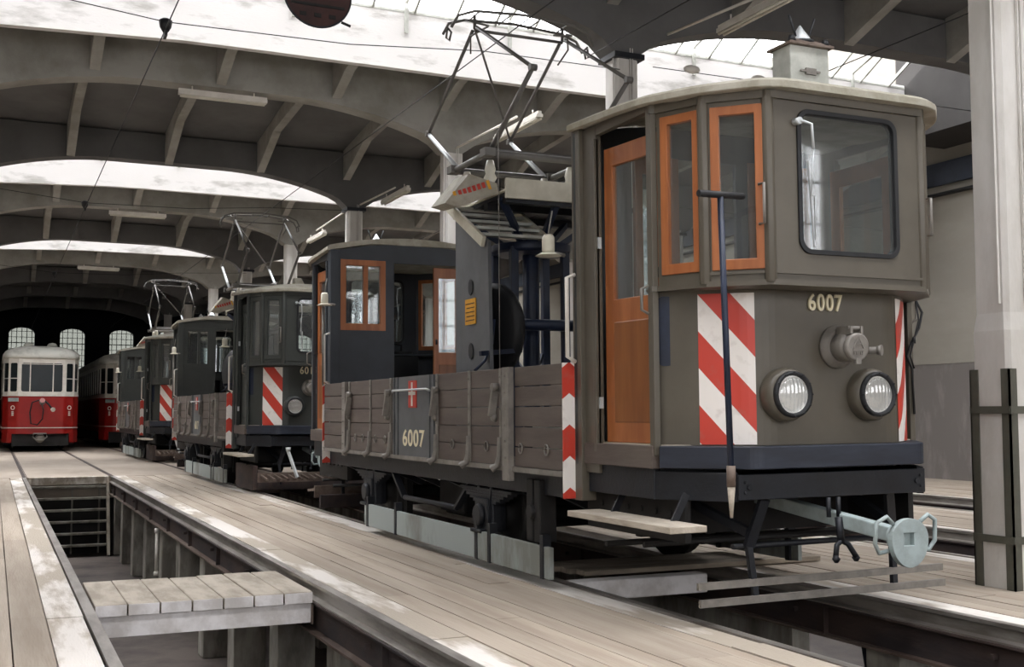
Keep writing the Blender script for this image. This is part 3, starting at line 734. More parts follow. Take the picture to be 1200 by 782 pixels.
    # roof box with horn
    zr = -.27 if rear else 0
    t = MB(T); t.box(.06, .36, .56, .74, 3.06, 3.45+zr); rb = t.build('roof_box', 'greybox', cab, bevel=.006)
    t = MB(T); t.loft([[(x, y, z) for x, y in rect(.04, .38, .53, .77)] for z in (3.45+zr, 3.465+zr)]+[[(x, y, 3.5+zr) for x, y in rect(.13, .28, .58, .7)]]); t.build('box_lid', 'rustlip', cab)
    t = MB(T); t.box(.17, .25, .545, .56, 3.27+zr, 3.31+zr); t.bar((.13, .55, 3.29+zr), (.28, .55, 3.29+zr), .012, .012); t.build('latch', 'iron', cab)
    t = MB(T); t.lathe([(.07, 0), (.065, .04), (.03, .09), (.005, .13)], (.205, .64, 3.48+zr), (0, 0, 1), 14)
    t.build('horn', 'alu', cab)
    t = MB(T)
    for s in (-1, 1): t.tube([(.205+s*.04, .62, 3.50+zr), (.205+s*.10, .62, 3.66+zr)], .008, 6); t.lathe([(.03, 0), (.02, .04)], (.205+s*.13, .56, 3.465+zr), (0, 0, 1), 8)
    t.lathe([(.09, 0), (.09, .02)], (.205, .64, 3.48+zr), (0, 0, 1), 12)
    t.build('horn_prongs', 'black', cab)
    t = MB(T); t.loft([[(-.2, .75, 3.08), (-.02, .75, 3.08), (-.02, 1.0, 3.08), (-.2, 1.0, 3.08)], [(-.2, .82, 3.25), (-.1, .82, 3.25), (-.1, .95, 3.25), (-.2, .95, 3.25)]]); t.build('roof_vent', 'roofpaint', cab)
    # controller desk and seat inside
    t = MB(T); t.box(-.35, .0, .30, .6, .99, 1.86); t.lathe([(.14, 0), (.14, .06)], (-.18, .45, 1.86), (0, 0, 1), 16); t.tube([(-.18, .45, 1.9), (-.18, .45, 2.0), (-.05, .5, 2.02)], .015, 7); t.build('controller', 'black', cab, bevel=.01)
    t = MB(T); t.box(.3, .6, .7, 1.0, 1.45, 1.5); t.tube([(.45, .85, .99), (.45, .85, 1.45)], .03, 8)
    t.loft([[(x, y, z) for x, y in rect(.3, .6, .98, 1.0)] for z in (1.5, 1.9)]); t.build('driver_seat', 'interior', cab, bevel=.01)
    # front beam and sole bars
    t = MB(T); t.box(-.67, .67, .17, .22, .69, .83)
    for s in (-1, 1):
        t.bar((s*.66, .2, .76), (s*.93, .62, .76), .04, .16); t.box(min(s*.95, s*.91), max(s*.95, s*.91), .6, 1.5, .68, .86)
        t.lathe([(.018, 0), (.018, .012)], (s*.6, .17, .76), (0, -1, 0), 8); t.lathe([(.01, 0), (.01, .012)], (s*.63, .17, .79), (0, -1, 0), 8); t.lathe([(.01, 0), (.01, .012)], (s*.63, .17, .73), (0, -1, 0), 8)
    t.build('buffer_beam', 'frame', cab, bevel=.004)
    t = MB(T); slabpoly(t, [(-.9, .6), (-.55, .3), (.55, .3), (.9, .6), (.9, 1.45), (-.9, 1.45)], .84, .95); t.build('headstock', 'frame', cab)
    t = MB(T)
    for s in (-1, 1):
        t.bar((s*.45, .24, .69), (s*.52, .30, .42), .06, .03, (0, 1, 0)); t.bar((s*.52, .30, .42), (s*.50, .27, .12), .035, .03, (0, 1, 0))
        t.bar((s*.52, .30, .5), (s*.62, .8, .66), .04, .05)
    t.tube([(-.6, .34, .42), (.6, .34, .42)], .018, 6)
    t.build('lifeguard_hanger', 'frame', cab)
    if rear or number != '6007':
        t = MB(T); t.box(-.85, .85, .22, .25, .16, .3)
        for k in range(17): t.bar((-.8+k*.1, -.22, .22), (-.8+k*.1, .24, .26), .03, .03)
        t.build('lifeguard_tray', 'rustlip', cab)
        t = MB(T); t.bar((-.35, -.12, .24), (-.45, .05, .62), .035, .035); t.lathe([(.03, -.03), (.04, .03)], (-.45, .05, .64), (0, 0, 1), 8); t.build('tray_lever', 'alu', cab)
        t = MB(T); t.box(-.9, -.82, .35, 1.6, .04, .40); t.box(-.82, .82, .35, .40, .04, .20); t.build('side_skirt', 'rust', cab, bevel=.01)
    else:
        t = MB(T); t.box(-.88, .88, .262, .285, .205, .245); t.build('lifeguard_bar', 'iron', cab)
        t = MB(T); t.box(-.88, .88, .245, .268, .115, .155); t.build('lifeguard_bar', 'iron', cab)
    t = MB(T)
    for s in (-1, 1):
        t.box(min(s*.84, s*.80), max(s*.84, s*.80), .45, 1.6, .44, .70)
        for k in range(6): t.lathe([(.022, 0), (.022, .012)], (s*.84, .6+k*.16, .60), (s, 0, 0), 8)
    t.box(-.8, .8, 1.0, 1.06, .42, .70); t.box(-.8, .8, .6, 1.5, .66, .70)
    t.tube([(-.9, 1.25, .36), (.9, 1.25, .36)], .02, 6); t.tube([(-.9, .8, .40), (.9, .8, .40)], .018, 6)
    t.build('platform_girder', 'under', cab)
    # coupler
    t = MB(T); t.bar((0, .9, .64), (0, -.30, .515), .07, .08); t.build('coupler_bar', 'bluepale', cab, bevel=.008)
    t = MB(T); cx, cz, y = 0, .505, -.40
    hole = rect(-.045, .025, cz-.035, cz+.03)
    outer = [(.125*math.cos(R_(a)), cz+(.125 if math.sin(R_(a)) > 0 else .15)*math.sin(R_(a))*(.85 if math.sin(R_(a)) > 0 else 1)) for a in range(0, 360, 12)]
    t.plate((0, y, 0), (1, 0, 0), (0, 1, 0), .035, outer, [hole]); t.lathe([(.05, 0), (.07, .02), (.06, .1)], (0, y+.13, cz), (0, -1, 0), 12)
    t.build('coupler_head', 'bluepale', cab, bevel=.008)
    for s in (-1, 1): t = MB(T); t.tube([(s*.09, y+.03, cz+.08), (s*.14, y+.02, cz+.12), (s*.2, y+.03, cz+.09), (s*.205, y+.04, cz-.02), (s*.17, y+.05, cz-.07), (s*.1, y+.05, cz-.06)], .012, 7); t.build('coupler_handle', 'bluepale', cab)
    t = MB(T); t.tube([(-.05, .1, .58), (-.05, .08, .44)], .022, 7); t.tube([(-.11, .06, .36), (-.09, .07, .43), (-.05, .08, .45), (-.01, .07, .43), (.02, .04, .36)], .016, 7)
    for x in (-.115, .025): t.lathe([(.01, -.02), (.024, 0), (.01, .02)], (x, .05, .355), (0, 0, 1), 8)
    t.tube([(-.1, .12, .69), (-.1, .12, .58)], .014, 6); t.tube([(-.03, .12, .69), (-.03, .12, .58)], .014, 6)
    t.build('coupling_hook', 'frame', cab)
    return cab

def work_tram(y0, number, label, paint, inner, wm, near):
    root = empty('work_tram', (TX2, y0, 0), label, 'tram', 'grey work trams in line on one track')
    if near: root.rotation_euler = (0, R_(-.45), 0); root.location.x += .028
    TR = Matrix.Translation((0, LEN, 0))@Matrix.Rotation(math.pi, 4, 'Z')
    make_cab(root, None, paint, inner, wm, number, False)
    make_cab(root, TR, inner, inner, wm, number, True)
    # open cargo box: plank sides with iron straps
    Y = dict(a=1.49, p1=2.237, p2=2.43, s1=3.05, g0=3.80, g1=4.86, s2=5.56, p3=6.37, b=7.26)
    b_ = MB(); G_ = []
    z0, z1, np_ = .80, 1.495, 5; h = (z1-z0)/np_
    for s in (-1, 1):
        xo, xi = s*1.07, s*1.04
        g_ = MB(); G_.append(g_)
        for i in range(np_):
            for ya, yb in ((Y['a'], Y['p1']), (Y['p2'], Y['g0']), (Y['g1'], Y['p3']), (Y['p3']+.03, Y['b'])):
                b_.box(min(xo, xi), max(xo, xi), ya+.004, yb-.004, z0+i*h+.003, z0+(i+1)*h-.003)
        g_.box(min(xo*1.004, xi), max(xo*1.004, xi), Y['g0'], Y['g1'], z0-.01, z1)
        for yy in (Y['g0']+.02, Y['g0']+.12, Y['g1']-.12, Y['g1']-.02): g_.box(min(s*1.085, xi), max(s*1.085, xi), yy-.012, yy+.012, z0, z1)
    for yy in (Y['a'], Y['b']-.03):
        for i in range(np_): b_.box(-1.04, 1.04, yy, yy+.03, z0+i*h+.003, z0+(i+1)*h-.003)
    b_.box(-1.04, 1.04, Y['a'], Y['b'], .78, .80)
    box = b_.build('cargo_box', 'boxwood', root, bevel=.004)
    for g_ in G_: g_.build('centre_panel', 'boxgrey', box)
    for s in (-1, 1):
        def strap(y, w=.045, foot=True, low=None, th=.012):
            t = MB(); lo = z0 if low is None else low
            t.box(min(s*1.07, s*(1.07+th)), max(s*1.07, s*(1.07+th)), y-w/2, y+w/2, lo, z1)
            for i in range(6): t.lathe([(.012, 0), (.007, .008)], (s*(1.07+th), y, z0+.06+i*.115), (s, 0, 0), 6)
            if foot: t.tube([(s*1.085, y, z0+.2), (s*1.088, y, z0+.06), (s*1.10, y+.01, z0+.0), (s*1.14, y+.03, z0-.03)], .018, 7, .03)
            t.build('strap', 'iron', box, bevel=.003)
        for y in (Y['s1'], Y['g0']-.05, Y['g1']+.08, Y['s2'], 6.27): strap(y)
        strap(Y['p2']+.03, .04)
        strap(2.30, .11, False, .70, .045); strap(Y['p3']+.03, .11, False, .74, .035)
        t = MB(); t.box(min(s*1.05, s*1.085), max(s*1.05, s*1.085), 1.5, 7.25, .765, .80); t.build('lower_rim', 'iron', box)
        for y in (2.5, 3.72, 4.95, 6.2):
            t = MB(); t.bar((s*1.10, y, 1.36), (s*1.12, y+.03, 1.15), .03, .05, (1, 0, 0)); t.lathe([(.03, 0), (.03, .05)], (s*1.08, y, 1.36), (s, 0, 0), 10); t.lathe([(.035, 0), (.02, .03)], (s*1.09, y+.03, 1.14), (s, 0, 0), 10); t.build('latch_lever', 'iron', box)
        for y in (1.72, 2.12, 2.72, 3.4, 5.1, 5.4, 5.8, 6.05):
            t = MB(); t.tube([(s*1.08, y+.03*math.cos(a), .93+.035*math.sin(a)) for a in [k*math.pi/5 for k in range(11)]], .006, 5); t.build('ring_bolt', 'iron', box)
        t = MB(); t.tube([(s*1.10, Y['g0']+.05, 1.36), (s*1.12, Y['g0']+.1, 1.375), (s*1.12, Y['g1']-.1, 1.375), (s*1.10, Y['g1']-.05, 1.36)], .01, 6); t.build('grab_rail', 'alu', box)
        # emblem: red shield with white cross, and lettering
        t = MB(); t.box(min(s*1.074, s*1.082), max(s*1.074, s*1.082), 4.24, 4.44, 1.22, 1.455); t.build('emblem', 'redp', box)
        t = MB(); x = s*1.083; t.box(min(x, x+s*.004), max(x, x+s*.004), 4.325, 4.355, 1.235, 1.44); t.box(min(x, x+s*.004), max(x, x+s*.004), 4.255, 4.425, 1.33, 1.36); t.build('emblem_cross', 'white', box)
        Tm = Matrix.Translation((s*1.077, 4.33 if near else 4.33, .95))@Matrix.Rotation(R_(-90*1 if s < 0 else 90), 4, 'Z')@Matrix.Rotation(R_(90), 4, 'X')
        if number: text(number, .20, Tm, 'number', box, sx=1.3 if near else .9, off=.003)
        # chevron boards at the box ends
        for (yy, dr) in ((1.462, -1), (7.288, 1)):
            t = MB(); vs = []; uv = {}
            xs = [s*1.085, s*1.035, s*.94]
            for k, xx in enumerate(xs):
                for z in (.63, 1.495): uv[len(vs)] = (abs(abs(xx)-1.085), z); vs.append((xx, yy-dr*.0, z))
            for k, xx in enumerate(xs):
                for z in (.63, 1.495): uv[len(vs)] = (abs(abs(xx)-1.085), z); vs.append((xx, yy-dr*.012, z))
            t.add(vs, [(0, 2, 3, 1), (2, 4, 5, 3), (6, 7, 9, 8), (8, 9, 11, 10), (0, 1, 7, 6), (4, 10, 11, 5), (0, 6, 8, 2), (2, 8, 10, 4), (1, 3, 9, 7), (3, 5, 11, 9)]); t.uv = uv
            t.build('chevron_board', 'chev', box)
    # marker lamps on the box corners
    for (x, y, z) in ((-1.10, 1.62, 2.22), (-1.09, 7.2, 2.38)):
        t = MB(); t.lathe([(.04, 0), (.042, .02), (.042, .10), (.03, .12)], (x, y, z), (0, 0, 1), 12); t.lathe([(.09, -.02), (.05, .0)], (x, y, z), (0, 0, 1), 12)
        lp = t.build('marker_lamp', 'cream', root)
        t = MB(); t.tube([(x, y, z+.12), (x+.03, y, z+.28)], .006, 5); t.build('lamp_stalk', 'iron', lp)
        t = MB(); t.tube([(x+.04, y, z), (x+.12, y, z-.01)], .014, 6); t.build('lamp_bracket', 'iron', lp)
    t = MB(); t.tube([(-1.09, 7.26, 1.48), (-1.09, 7.26, 2.36)], .012, 6); t.build('marker_pole', 'iron', root)
    # underframe
    t = MB()
    for s in (-1, 1):
        t.box(min(s*.99, s*.93), max(s*.99, s*.93), 1.4, 7.35, .62, .80)
        for y in (1.9, 2.6, 3.4, 4.0, 4.8, 5.4, 6.3, 7.0): t.bar((s*.95, y, .66), (s*.6, y, .5), .05, .08, (0, 1, 0))
        t.bar((s*.92, 3.4, .62), (s*.92, 3.7, .40), .03, .06, (1, 0, 0)); t.bar((s*.92, 5.3, .62), (s*.92, 5.0, .40), .03, .06, (1, 0, 0)); t.tube([(s*.92, 3.7, .40), (s*.92, 5.0, .40)], .025, 7)
    for y in (1.6, 3.7, 5.0, 7.1): t.box(-.93, .93, y-.04, y+.04, .62, .76)
    t.box(-.93, .93, 1.4, 7.35, .74, .78)
    uf = t.build('underframe', 'frame', root, bevel=.004)
    t = MB(); t.box(-.45, .45, 3.5, 5.2, .22, .6); t.box(-.7, .7, 4.1, 4.7, .3, .62); t.build('motor_case', 'under', uf, bevel=.03)
    for ya in (3.02, 5.9):
        t = MB(); t.tube([(-.8, ya, .39), (.8, ya, .39)], .06, 12); ax = t.build('axle', 'under', root)
        for s in (-1, 1):
            t = MB(); pr = [(.08, -.08), (.11, -.06), (.11, -.02), (.30, -.01), (.33, -.05), (.384, -.05), (.386, .03), (.41, .045), (.41, .075), (.32, .075), (.30, .03), (.12, .03), (.1, .06)]
            t.lathe(pr, (s*.75, ya, .394), (-s, 0, 0), 36); t.build('wheel', 'under', ax)
            t = MB(); t.box(min(s*.84, s*1.0), max(s*.84, s*1.0), ya-.12, ya+.12, .28, .53); t.lathe([(.09, 0), (.08, .04)], (s*1.0, ya, .40), (s, 0, 0), 14)
            t.box(min(s*.98, s*1.05), max(s*.98, s*1.05), ya-.1, ya+.1, .27, .30); t.bar((s*.93, ya-.14, .28), (s*.93, ya-.12, .64), .05, .08, (1, 0, 0)); t.bar((s*.93, ya+.14, .28), (s*.93, ya+.12, .64), .05, .08, (1, 0, 0))
            t.build('axle_box', 'frame', ax, bevel=.01)
            t = MB()
            for j in range(5): t.loft([[(x, ya-.5+j*.07, .60-j*.022+.10*0), (x, ya+.5-j*.07, .60-j*.022), (x, ya+.5-j*.07, .58-j*.022), (x, ya-.5+j*.07, .58-j*.022)] for x in (s*.89, s*.97)])
            t.build('leaf_spring', 'frame', ax)
            for q in (-1, 1): t = MB(); t.bar((s*.73, ya+q*.47, .62), (s*.73, ya+q*.45, .2), .09, .06, (1, 0, 0)); t.build('brake_shoe', 'under', ax)
    for s in (-1, 1):
        t = MB(); x = s*1.0; t.box(min(x, x+s*.035), max(x, x+s*.035), 1.78, 5.88, .075, .285); gb = t.build('guard_board', 'guard', root, bevel=.005)
        for y in (1.86, 2.75, 3.0, 4.9, 5.75): t = MB(); t.box(min(x-s*.02, x+s*.042), max(x-s*.02, x+s*.042), y, y+.05, .07, .36); t.build('board_bracket', 'frame', gb)
        for y in (2.0, 2.9, 5.8): t = MB(); t.bar((x-s*.02, y, .3), (x-s*.06, y, .66), .05, .03, (0, 1, 0)); t.build('board_hanger', 'frame', gb)
        t = MB()
        for y in (1.98, 2.1): t.box(min(s*.9, s*1.03), max(s*.9, s*1.03), y-.05, y+.04, .3, .72)
        t.lathe([(.05, -.01), (.05, .08)], (s*.98, 2.04, .5), (s, 0, 0), 10); t.build('sand_pipe', 'under', uf, bevel=.008)
        for (ya, yb) in (((.10, 1.27),) if s < 0 else ()):
            t = MB(); t.box(min(s*.93, s*1.16), max(s*.93, s*1.16), ya, yb, .54, .575); sb = t.build('step_board', 'bleached', root, bevel=.004)
            for y in (ya+.3, yb-.2): t = MB(); t.bar((s*.95, y, .56), (s*.86, y, .72), .04, .015, (0, 1, 0)); t.build('step_bracket', 'frame', sb)
    # lifting mast with work platform
    mc = 4.15
    t = MB()
    for dx in (-.28, .22):
        for dy in (-.2, .2):
            t.box(dx-.035, dx+.035, mc+dy-.03, mc+dy+.03, .80, 2.62)
    t.lathe([(.075, .8), (.075, 2.75)], (-.02, mc, 0), (0, 0, 1), 16)
    t.lathe([(.33, 2.58), (.36, 2.60), (.36, 2.66), (.2, 2.68)], (-.02, mc, 0), (0, 0, 1), 20)
    ms = t.build('lift_mast', 'blueiron', root, bevel=.005)
    for dx, dy in ((-.5, -.45), (.6, -.45), (-.5, .5), (.6, .5), (0, -.5), (0, .5)): t = MB(); t.bar((dx*.25, mc+dy*.25, 2.62), (dx, mc+dy, 2.98), .05, .05); t.build('brace', 'blueiron', ms)
    for dx in (-.28, .22): t = MB(); t.bar((dx, mc-.2, 1.0), (-dx*.6, mc+.2, 1.7), .05, .03); t.build('brace', 'blueiron', ms)
    t = MB(); t.box(-.45, -.25, mc-.3, mc+.3, .8, 1.2); t.build('mast_foot', 'blueiron', ms)
    t = MB(); t.box(-.05, .3, mc-.35, mc-.05, .8, 1.05); t.build('tool_chest', 'greybox', ms)
    t = MB(); t.tube([(-.45, mc-.3, 1.93), (.52, mc-.3, 1.93)], .05, 12); t.bar((.42, mc-.3, 1.93), (.68, mc-.32, 2.03), .05, .04); t.build('crank_shaft', 'blueiron', ms)
    t = MB(); t.lathe([(.22, 0), (.26, .03), (.22, .06)], (.38, mc-.28, 1.93), (1, 0, 0), 6); t.build('ratchet_plate', 'black', ms)
    t = MB(); t.lathe([(.06, -.02), (.38, -.01), (.42, .03), (.42, .09), (.36, .12), (.06, .13)], (-.52, mc-.12, 1.88), (1, .3, 0), 28); t.build('rope_drum', 'black', ms)
    t = MB(); t.bar((-.75, mc-.55, 1.66), (-.32, mc-.42, 1.7), .03, .04); t.bar((-.32, mc-.42, 1.7), (-.42, mc-.3, 2.0), .03, .03); t.tube([(-.8, mc-.55, 1.52), (-.7, mc-.52, 1.6), (-.62, mc-.5, 1.75), (-.6, mc-.5, 1.95)], .012, 6); t.build('brake_lever', 'blueiron', ms)
    t = MB()
    for yy in (mc-.5, mc-.1, mc+.5): t.box(-.5, .85, yy-.04, yy+.04, 2.94, 3.0)
    for q in range(8): t.box(-.5+q*.17, -.5+q*.17+.16, mc-.55, mc+.6, 3.0, 3.03)
    t.build('platform_bearer', 'frame', root)
    t = MB(); t.box(-.52, .88, mc-.58, mc-.55, 2.97, 3.14); t.box(-.52, .88, mc+.6, mc+.63, 2.97, 3.14); t.box(.86, .89, mc-.58, mc+.63, 2.97, 3.14); t.box(-.52, .88, mc-.55, mc+.6, 3.03, 3.05)
    wp = t.build('work_platform', 'cream', root, bevel=.004)
    # tilted end flap carrying the red and yellow notice
    P = [Vector(p) for p in ((-.93, mc-.22, 2.955), (-.82, mc-.25, 2.925), (-.52, mc-.42, 3.03), (-.53, mc-.42, 3.12), (-.74, mc-.30, 3.21))]
    th = Vector((.04, .45, .04))
    t = MB(); t.loft([[tuple(p) for p in P], [tuple(p+th) for p in P]]); fl = t.build('platform_flap', 'roofpaint', wp, bevel=.004)
    nf = (P[1]-P[0]).cross(P[3]-P[0]).normalized()
    if nf.y > 0: nf = -nf
    ctr = sum(P, Vector())/5; ux = (P[2]-P[1]).normalized(); uy = nf.cross(ux); uy = uy if uy.z > 0 else -uy
    def fq(mb, a, b, c, d_): mb.loft([[tuple(ctr+ux*x+uy*y+nf*k) for x, y in rect(a, b, c, d_)] for k in (.0, .006)])
    for q in (-.17, .13): t = MB(); fq(t, q, q+.025, -.06, .06); t.build('notice_border', 'yellow', wp)
    t = MB()
    for j in range(6): fq(t, -.125+j*.042, -.097+j*.042, .006, .055)
    for j in range(5): fq(t, -.11+j*.042, -.082+j*.042, -.055, -.008)
    t.build('notice_lettering', 'redp', wp)
    if near:
        # stair beside the mast: grey side sheet, sloping stringers and steps, yellow notice
        t = MB(); x = -.67
        t.add([(x, 3.55, .8), (x, 4.34, .8), (x, 4.34, 2.95), (x, 3.62, 2.60), (x+.03, 3.55, .8), (x+.03, 4.34, .8), (x+.03, 4.34, 2.95), (x+.03, 3.62, 2.60)],
              [(0, 1, 2, 3), (4, 7, 6, 5), (0, 4, 5, 1), (1, 5, 6, 2), (2, 6, 7, 3), (3, 7, 4, 0)])
        st = t.build('stair_side', 'boxgrey', root)
        for (a, c) in ((2.25, .05), (1.7, .05)): t = MB(); t.loft([[(x-.006-k*.004, 3.98+.05*math.cos(g), a+.07*math.sin(g)) for g in [i*math.pi/6 for i in range(12)]] for k in (0, 1)]); t.build('hand_hole', 'black', st)
        for xx in (-.69, -.05):
            t = MB(); t.bar((xx, 4.52, 3.06), (xx, 3.66, 2.60), .03, .09, (0, 0, 1)); t.build('stair_stringer', 'cream', st)
        for k in range(5):
            t = MB(); yy = 4.38-k*.15; zz = 3.0-k*.08; t.box(-.67, -.05, yy-.05, yy+.04, zz-.012, zz+.012); t.build('stair_step', 'greybox', st)
        t = MB(); t.box(x-.01, x-.002, 3.87, 4.10, 1.93, 2.15); t.build('notice', 'yellow', st)
        t = MB()
        for k in range(5): t.box(x-.014, x-.009, 3.89, 4.08-.02*(k % 2), 1.96+k*.036, 1.968+k*.036)
        t.build('notice_lines', 'ink', st)
        t = MB(); t.tube([(-.62, 3.5, 3.5), (-.62, 3.5, .85)], .004, 5); t.build('hanging_rope', 'iron', root)
        t = MB(); t.tube([(.96, .56, 1.90), (1.0, .54, 1.88), (1.03, .52, 1.80), (1.00, .52, 1.70), (.93, .52, 1.60), (.90, .53, 1.52), (.94, .53, 1.44), (.95, .53, 1.15)], .008, 6)
        t.tube([(1.0, .54, 1.88), (1.0, .52, 1.75), (.9, .5, 1.52), (.93, .5, 1.44)], .006, 6); t.lathe([(.012, -.02), (.012, .02)], (.945, .51, 1.62), (0, 0, 1), 8); t.build('power_cable', 'cable', root)
    # pantograph
    pc = 4.4
    t = MB(); zb = 3.44
    for dy in (-.40, .40): t.tube([(-.52, pc+dy, zb), (.55, pc+dy, zb)], .032, 10)
    for dx in (-.5, .5): t.tube([(dx, pc-.42, zb), (dx, pc+.42, zb)], .028, 10)
    for dx in (-.5, .5): t.box(dx-.05, dx+.05, pc-.46, pc-.34, zb-.03, zb+.04); t.box(dx-.05, dx+.05, pc+.34, pc+.46, zb-.03, zb+.04)
    pg = t.build('pantograph_base', 'tube', root)
    for dx in (-.4, .4):
        for dy in (-.4, .4):
            t = MB(); t.lathe([(.05, 3.05), (.06, 3.1), (.04, 3.14), (.06, 3.18), (.04, 3.22), (.06, 3.26), (.04, 3.30), (.05, 3.34), (.03, 3.42)], (dx, pc+dy*(.55 if dy < 0 else .8), 0), (0, 0, 1), 12); t.build('insulator', 'porcelain', pg)
    kz, az = 3.98, 4.68
    for s in (-1, 1):
        for dy in (-1, 1):
            t = MB(); t.tube([(s*.45, pc+dy*.38*(1 if dy > 0 else .75), zb), (s*.45, pc+dy*1.22, kz)], .026, 9, .02); t.build('lower_arm', 'alu' if dy > 0 else 'tube', pg)
            t = MB(); t.tube([(s*.45, pc+dy*1.22, kz), (s*.45, pc+dy*.05, az)], .017, 7); t.lathe([(.03, -.03), (.03, .03)], (s*.45, pc+dy*1.22, kz), (1, 0, 0), 8); t.build('upper_arm', 'tube', pg)
    t = MB(); t.tube([(-.45, pc, az), (.45, pc+1.2, kz)], .011, 6); t.tube([(-.45, pc-.3, zb+.06), (.45, pc-.3, zb+.06)], .014, 6)
    t.tube([(-.05, pc-.3, zb), (.45, pc+.5, zb+.2)], .01, 6); t.build('cross_brace', 'tube', pg)
    t = MB()
    for dy in (-.13, .13):
        t.tube([(-.72, pc+dy*.8, az-.05), (-.66, pc+dy*.9, az+.06), (-.5, pc+dy, az+.12), (0, pc+dy, az+.15), (.5, pc+dy, az+.12), (.66, pc+dy*.9, az+.06), (.72, pc+dy*.8, az-.05)], .013, 7)
    for x in (-.45, -.15, .15, .45): t.bar((x, pc-.13, az+.125), (x, pc+.13, az+.125), .012, .012)
    for s in (-1, 1):
        t.tube([(s*.45, pc, az), (s*.45, pc, az+.13)], .016, 6); t.tube([(s*.33, pc-.05, az+.03), (s*.52, pc-.05, az+.05), (s*.52, pc+.05, az+.10)], .009, 6)
        t.tube([(s*.72, pc, az-.04), (s*.73, pc, az-.12), (s*.70, pc, az-.14), (s*.68, pc, az-.06), (s*.72, pc, az-.02)], .011, 6)
        t.tube([(s*.40, pc-.2, az-.03), (s*.50, pc-.02, az-.08), (s*.45, pc+.1, az-.2)], .009, 6)
    t.tube([(-.45, pc, az-.01), (.45, pc, az-.01)], .014, 6)
    t.build('contact_bow', 'tube', pg)
    return root
def lens():
    m = bpy.data.materials.new('headlight_glass'); m.use_nodes = True; nt = m.node_tree; nt.nodes.clear(); L = nt.links.new
    o = nd(nt, 'ShaderNodeOutputMaterial'); t = nd(nt, 'ShaderNodeBsdfTransparent'); g = nd(nt, 'ShaderNodeBsdfGlossy'); g.inputs['Roughness'].default_value = .05
    w = nd(nt, 'ShaderNodeTexWave'); w.inputs['Scale'].default_value = 12; w.inputs['Distortion'].default_value = 1; tc = nd(nt, 'ShaderNodeTexCoord'); L(tc.outputs['Object'], w.inputs[0])
    bp = nd(nt, 'ShaderNodeBump'); bp.inputs['Strength'].default_value = .6; bp.inputs['Distance'].default_value = .01; L(w.outputs[1], bp.inputs['Height']); L(bp.outputs[0], g.inputs['Normal'])
    mx = nd(nt, 'ShaderNodeMixShader'); mx.inputs[0].default_value = .3; L(t.outputs[0], mx.inputs[1]); L(g.outputs[0], mx.inputs[2]); L(mx.outputs[0], o.inputs[0]); return m
M['lens'] = lens()
M['chrome'] = mat('silver_reflector', 'eeeeea', .34, 1.0, amt=0)
tr = work_tram(5.0, '6007', 'nearest grey work tram, numbered 6007, with orange wooden windows', 'tram', 'tram_blue', 'wood', True)
work_tram(16.4, '6017', 'second grey work tram, numbered 6017, behind the one numbered 6007', 'tram_dark', 'tram_dark', 'tram_dark', False)
work_tram(27.8, '', 'farthest and smallest of the three grey work trams', 'tram_dark', 'tram_dark', 'tram_dark', False)

# T-handled iron standing at the front left corner of the near tram
e = empty('switch_iron', (3.50, 4.93, .62), 'tall black T-handled iron rod upright at the front corner of the nearest tram', 'rod')
t = MB(); t.tube([(0, 0, .25), (-.045, 0, 1.68)], .017, 8); t.build('rod', 'blueiron', e)
t = MB(); t.tube([(-.195, -.02, 1.685), (.115, .02, 1.70)], .019, 8); t.build('handle', 'black', e)
t = MB(); t.tube([(.0, 0, .0), (.0, 0, .17)], .008, 8, .022); t.build('wooden_tip', 'bleached', e)
t = MB(); t.tube([(.0, 0, .16), (.0, 0, .27)], .024, 8); t.build('ferrule', 'rustlip', e)

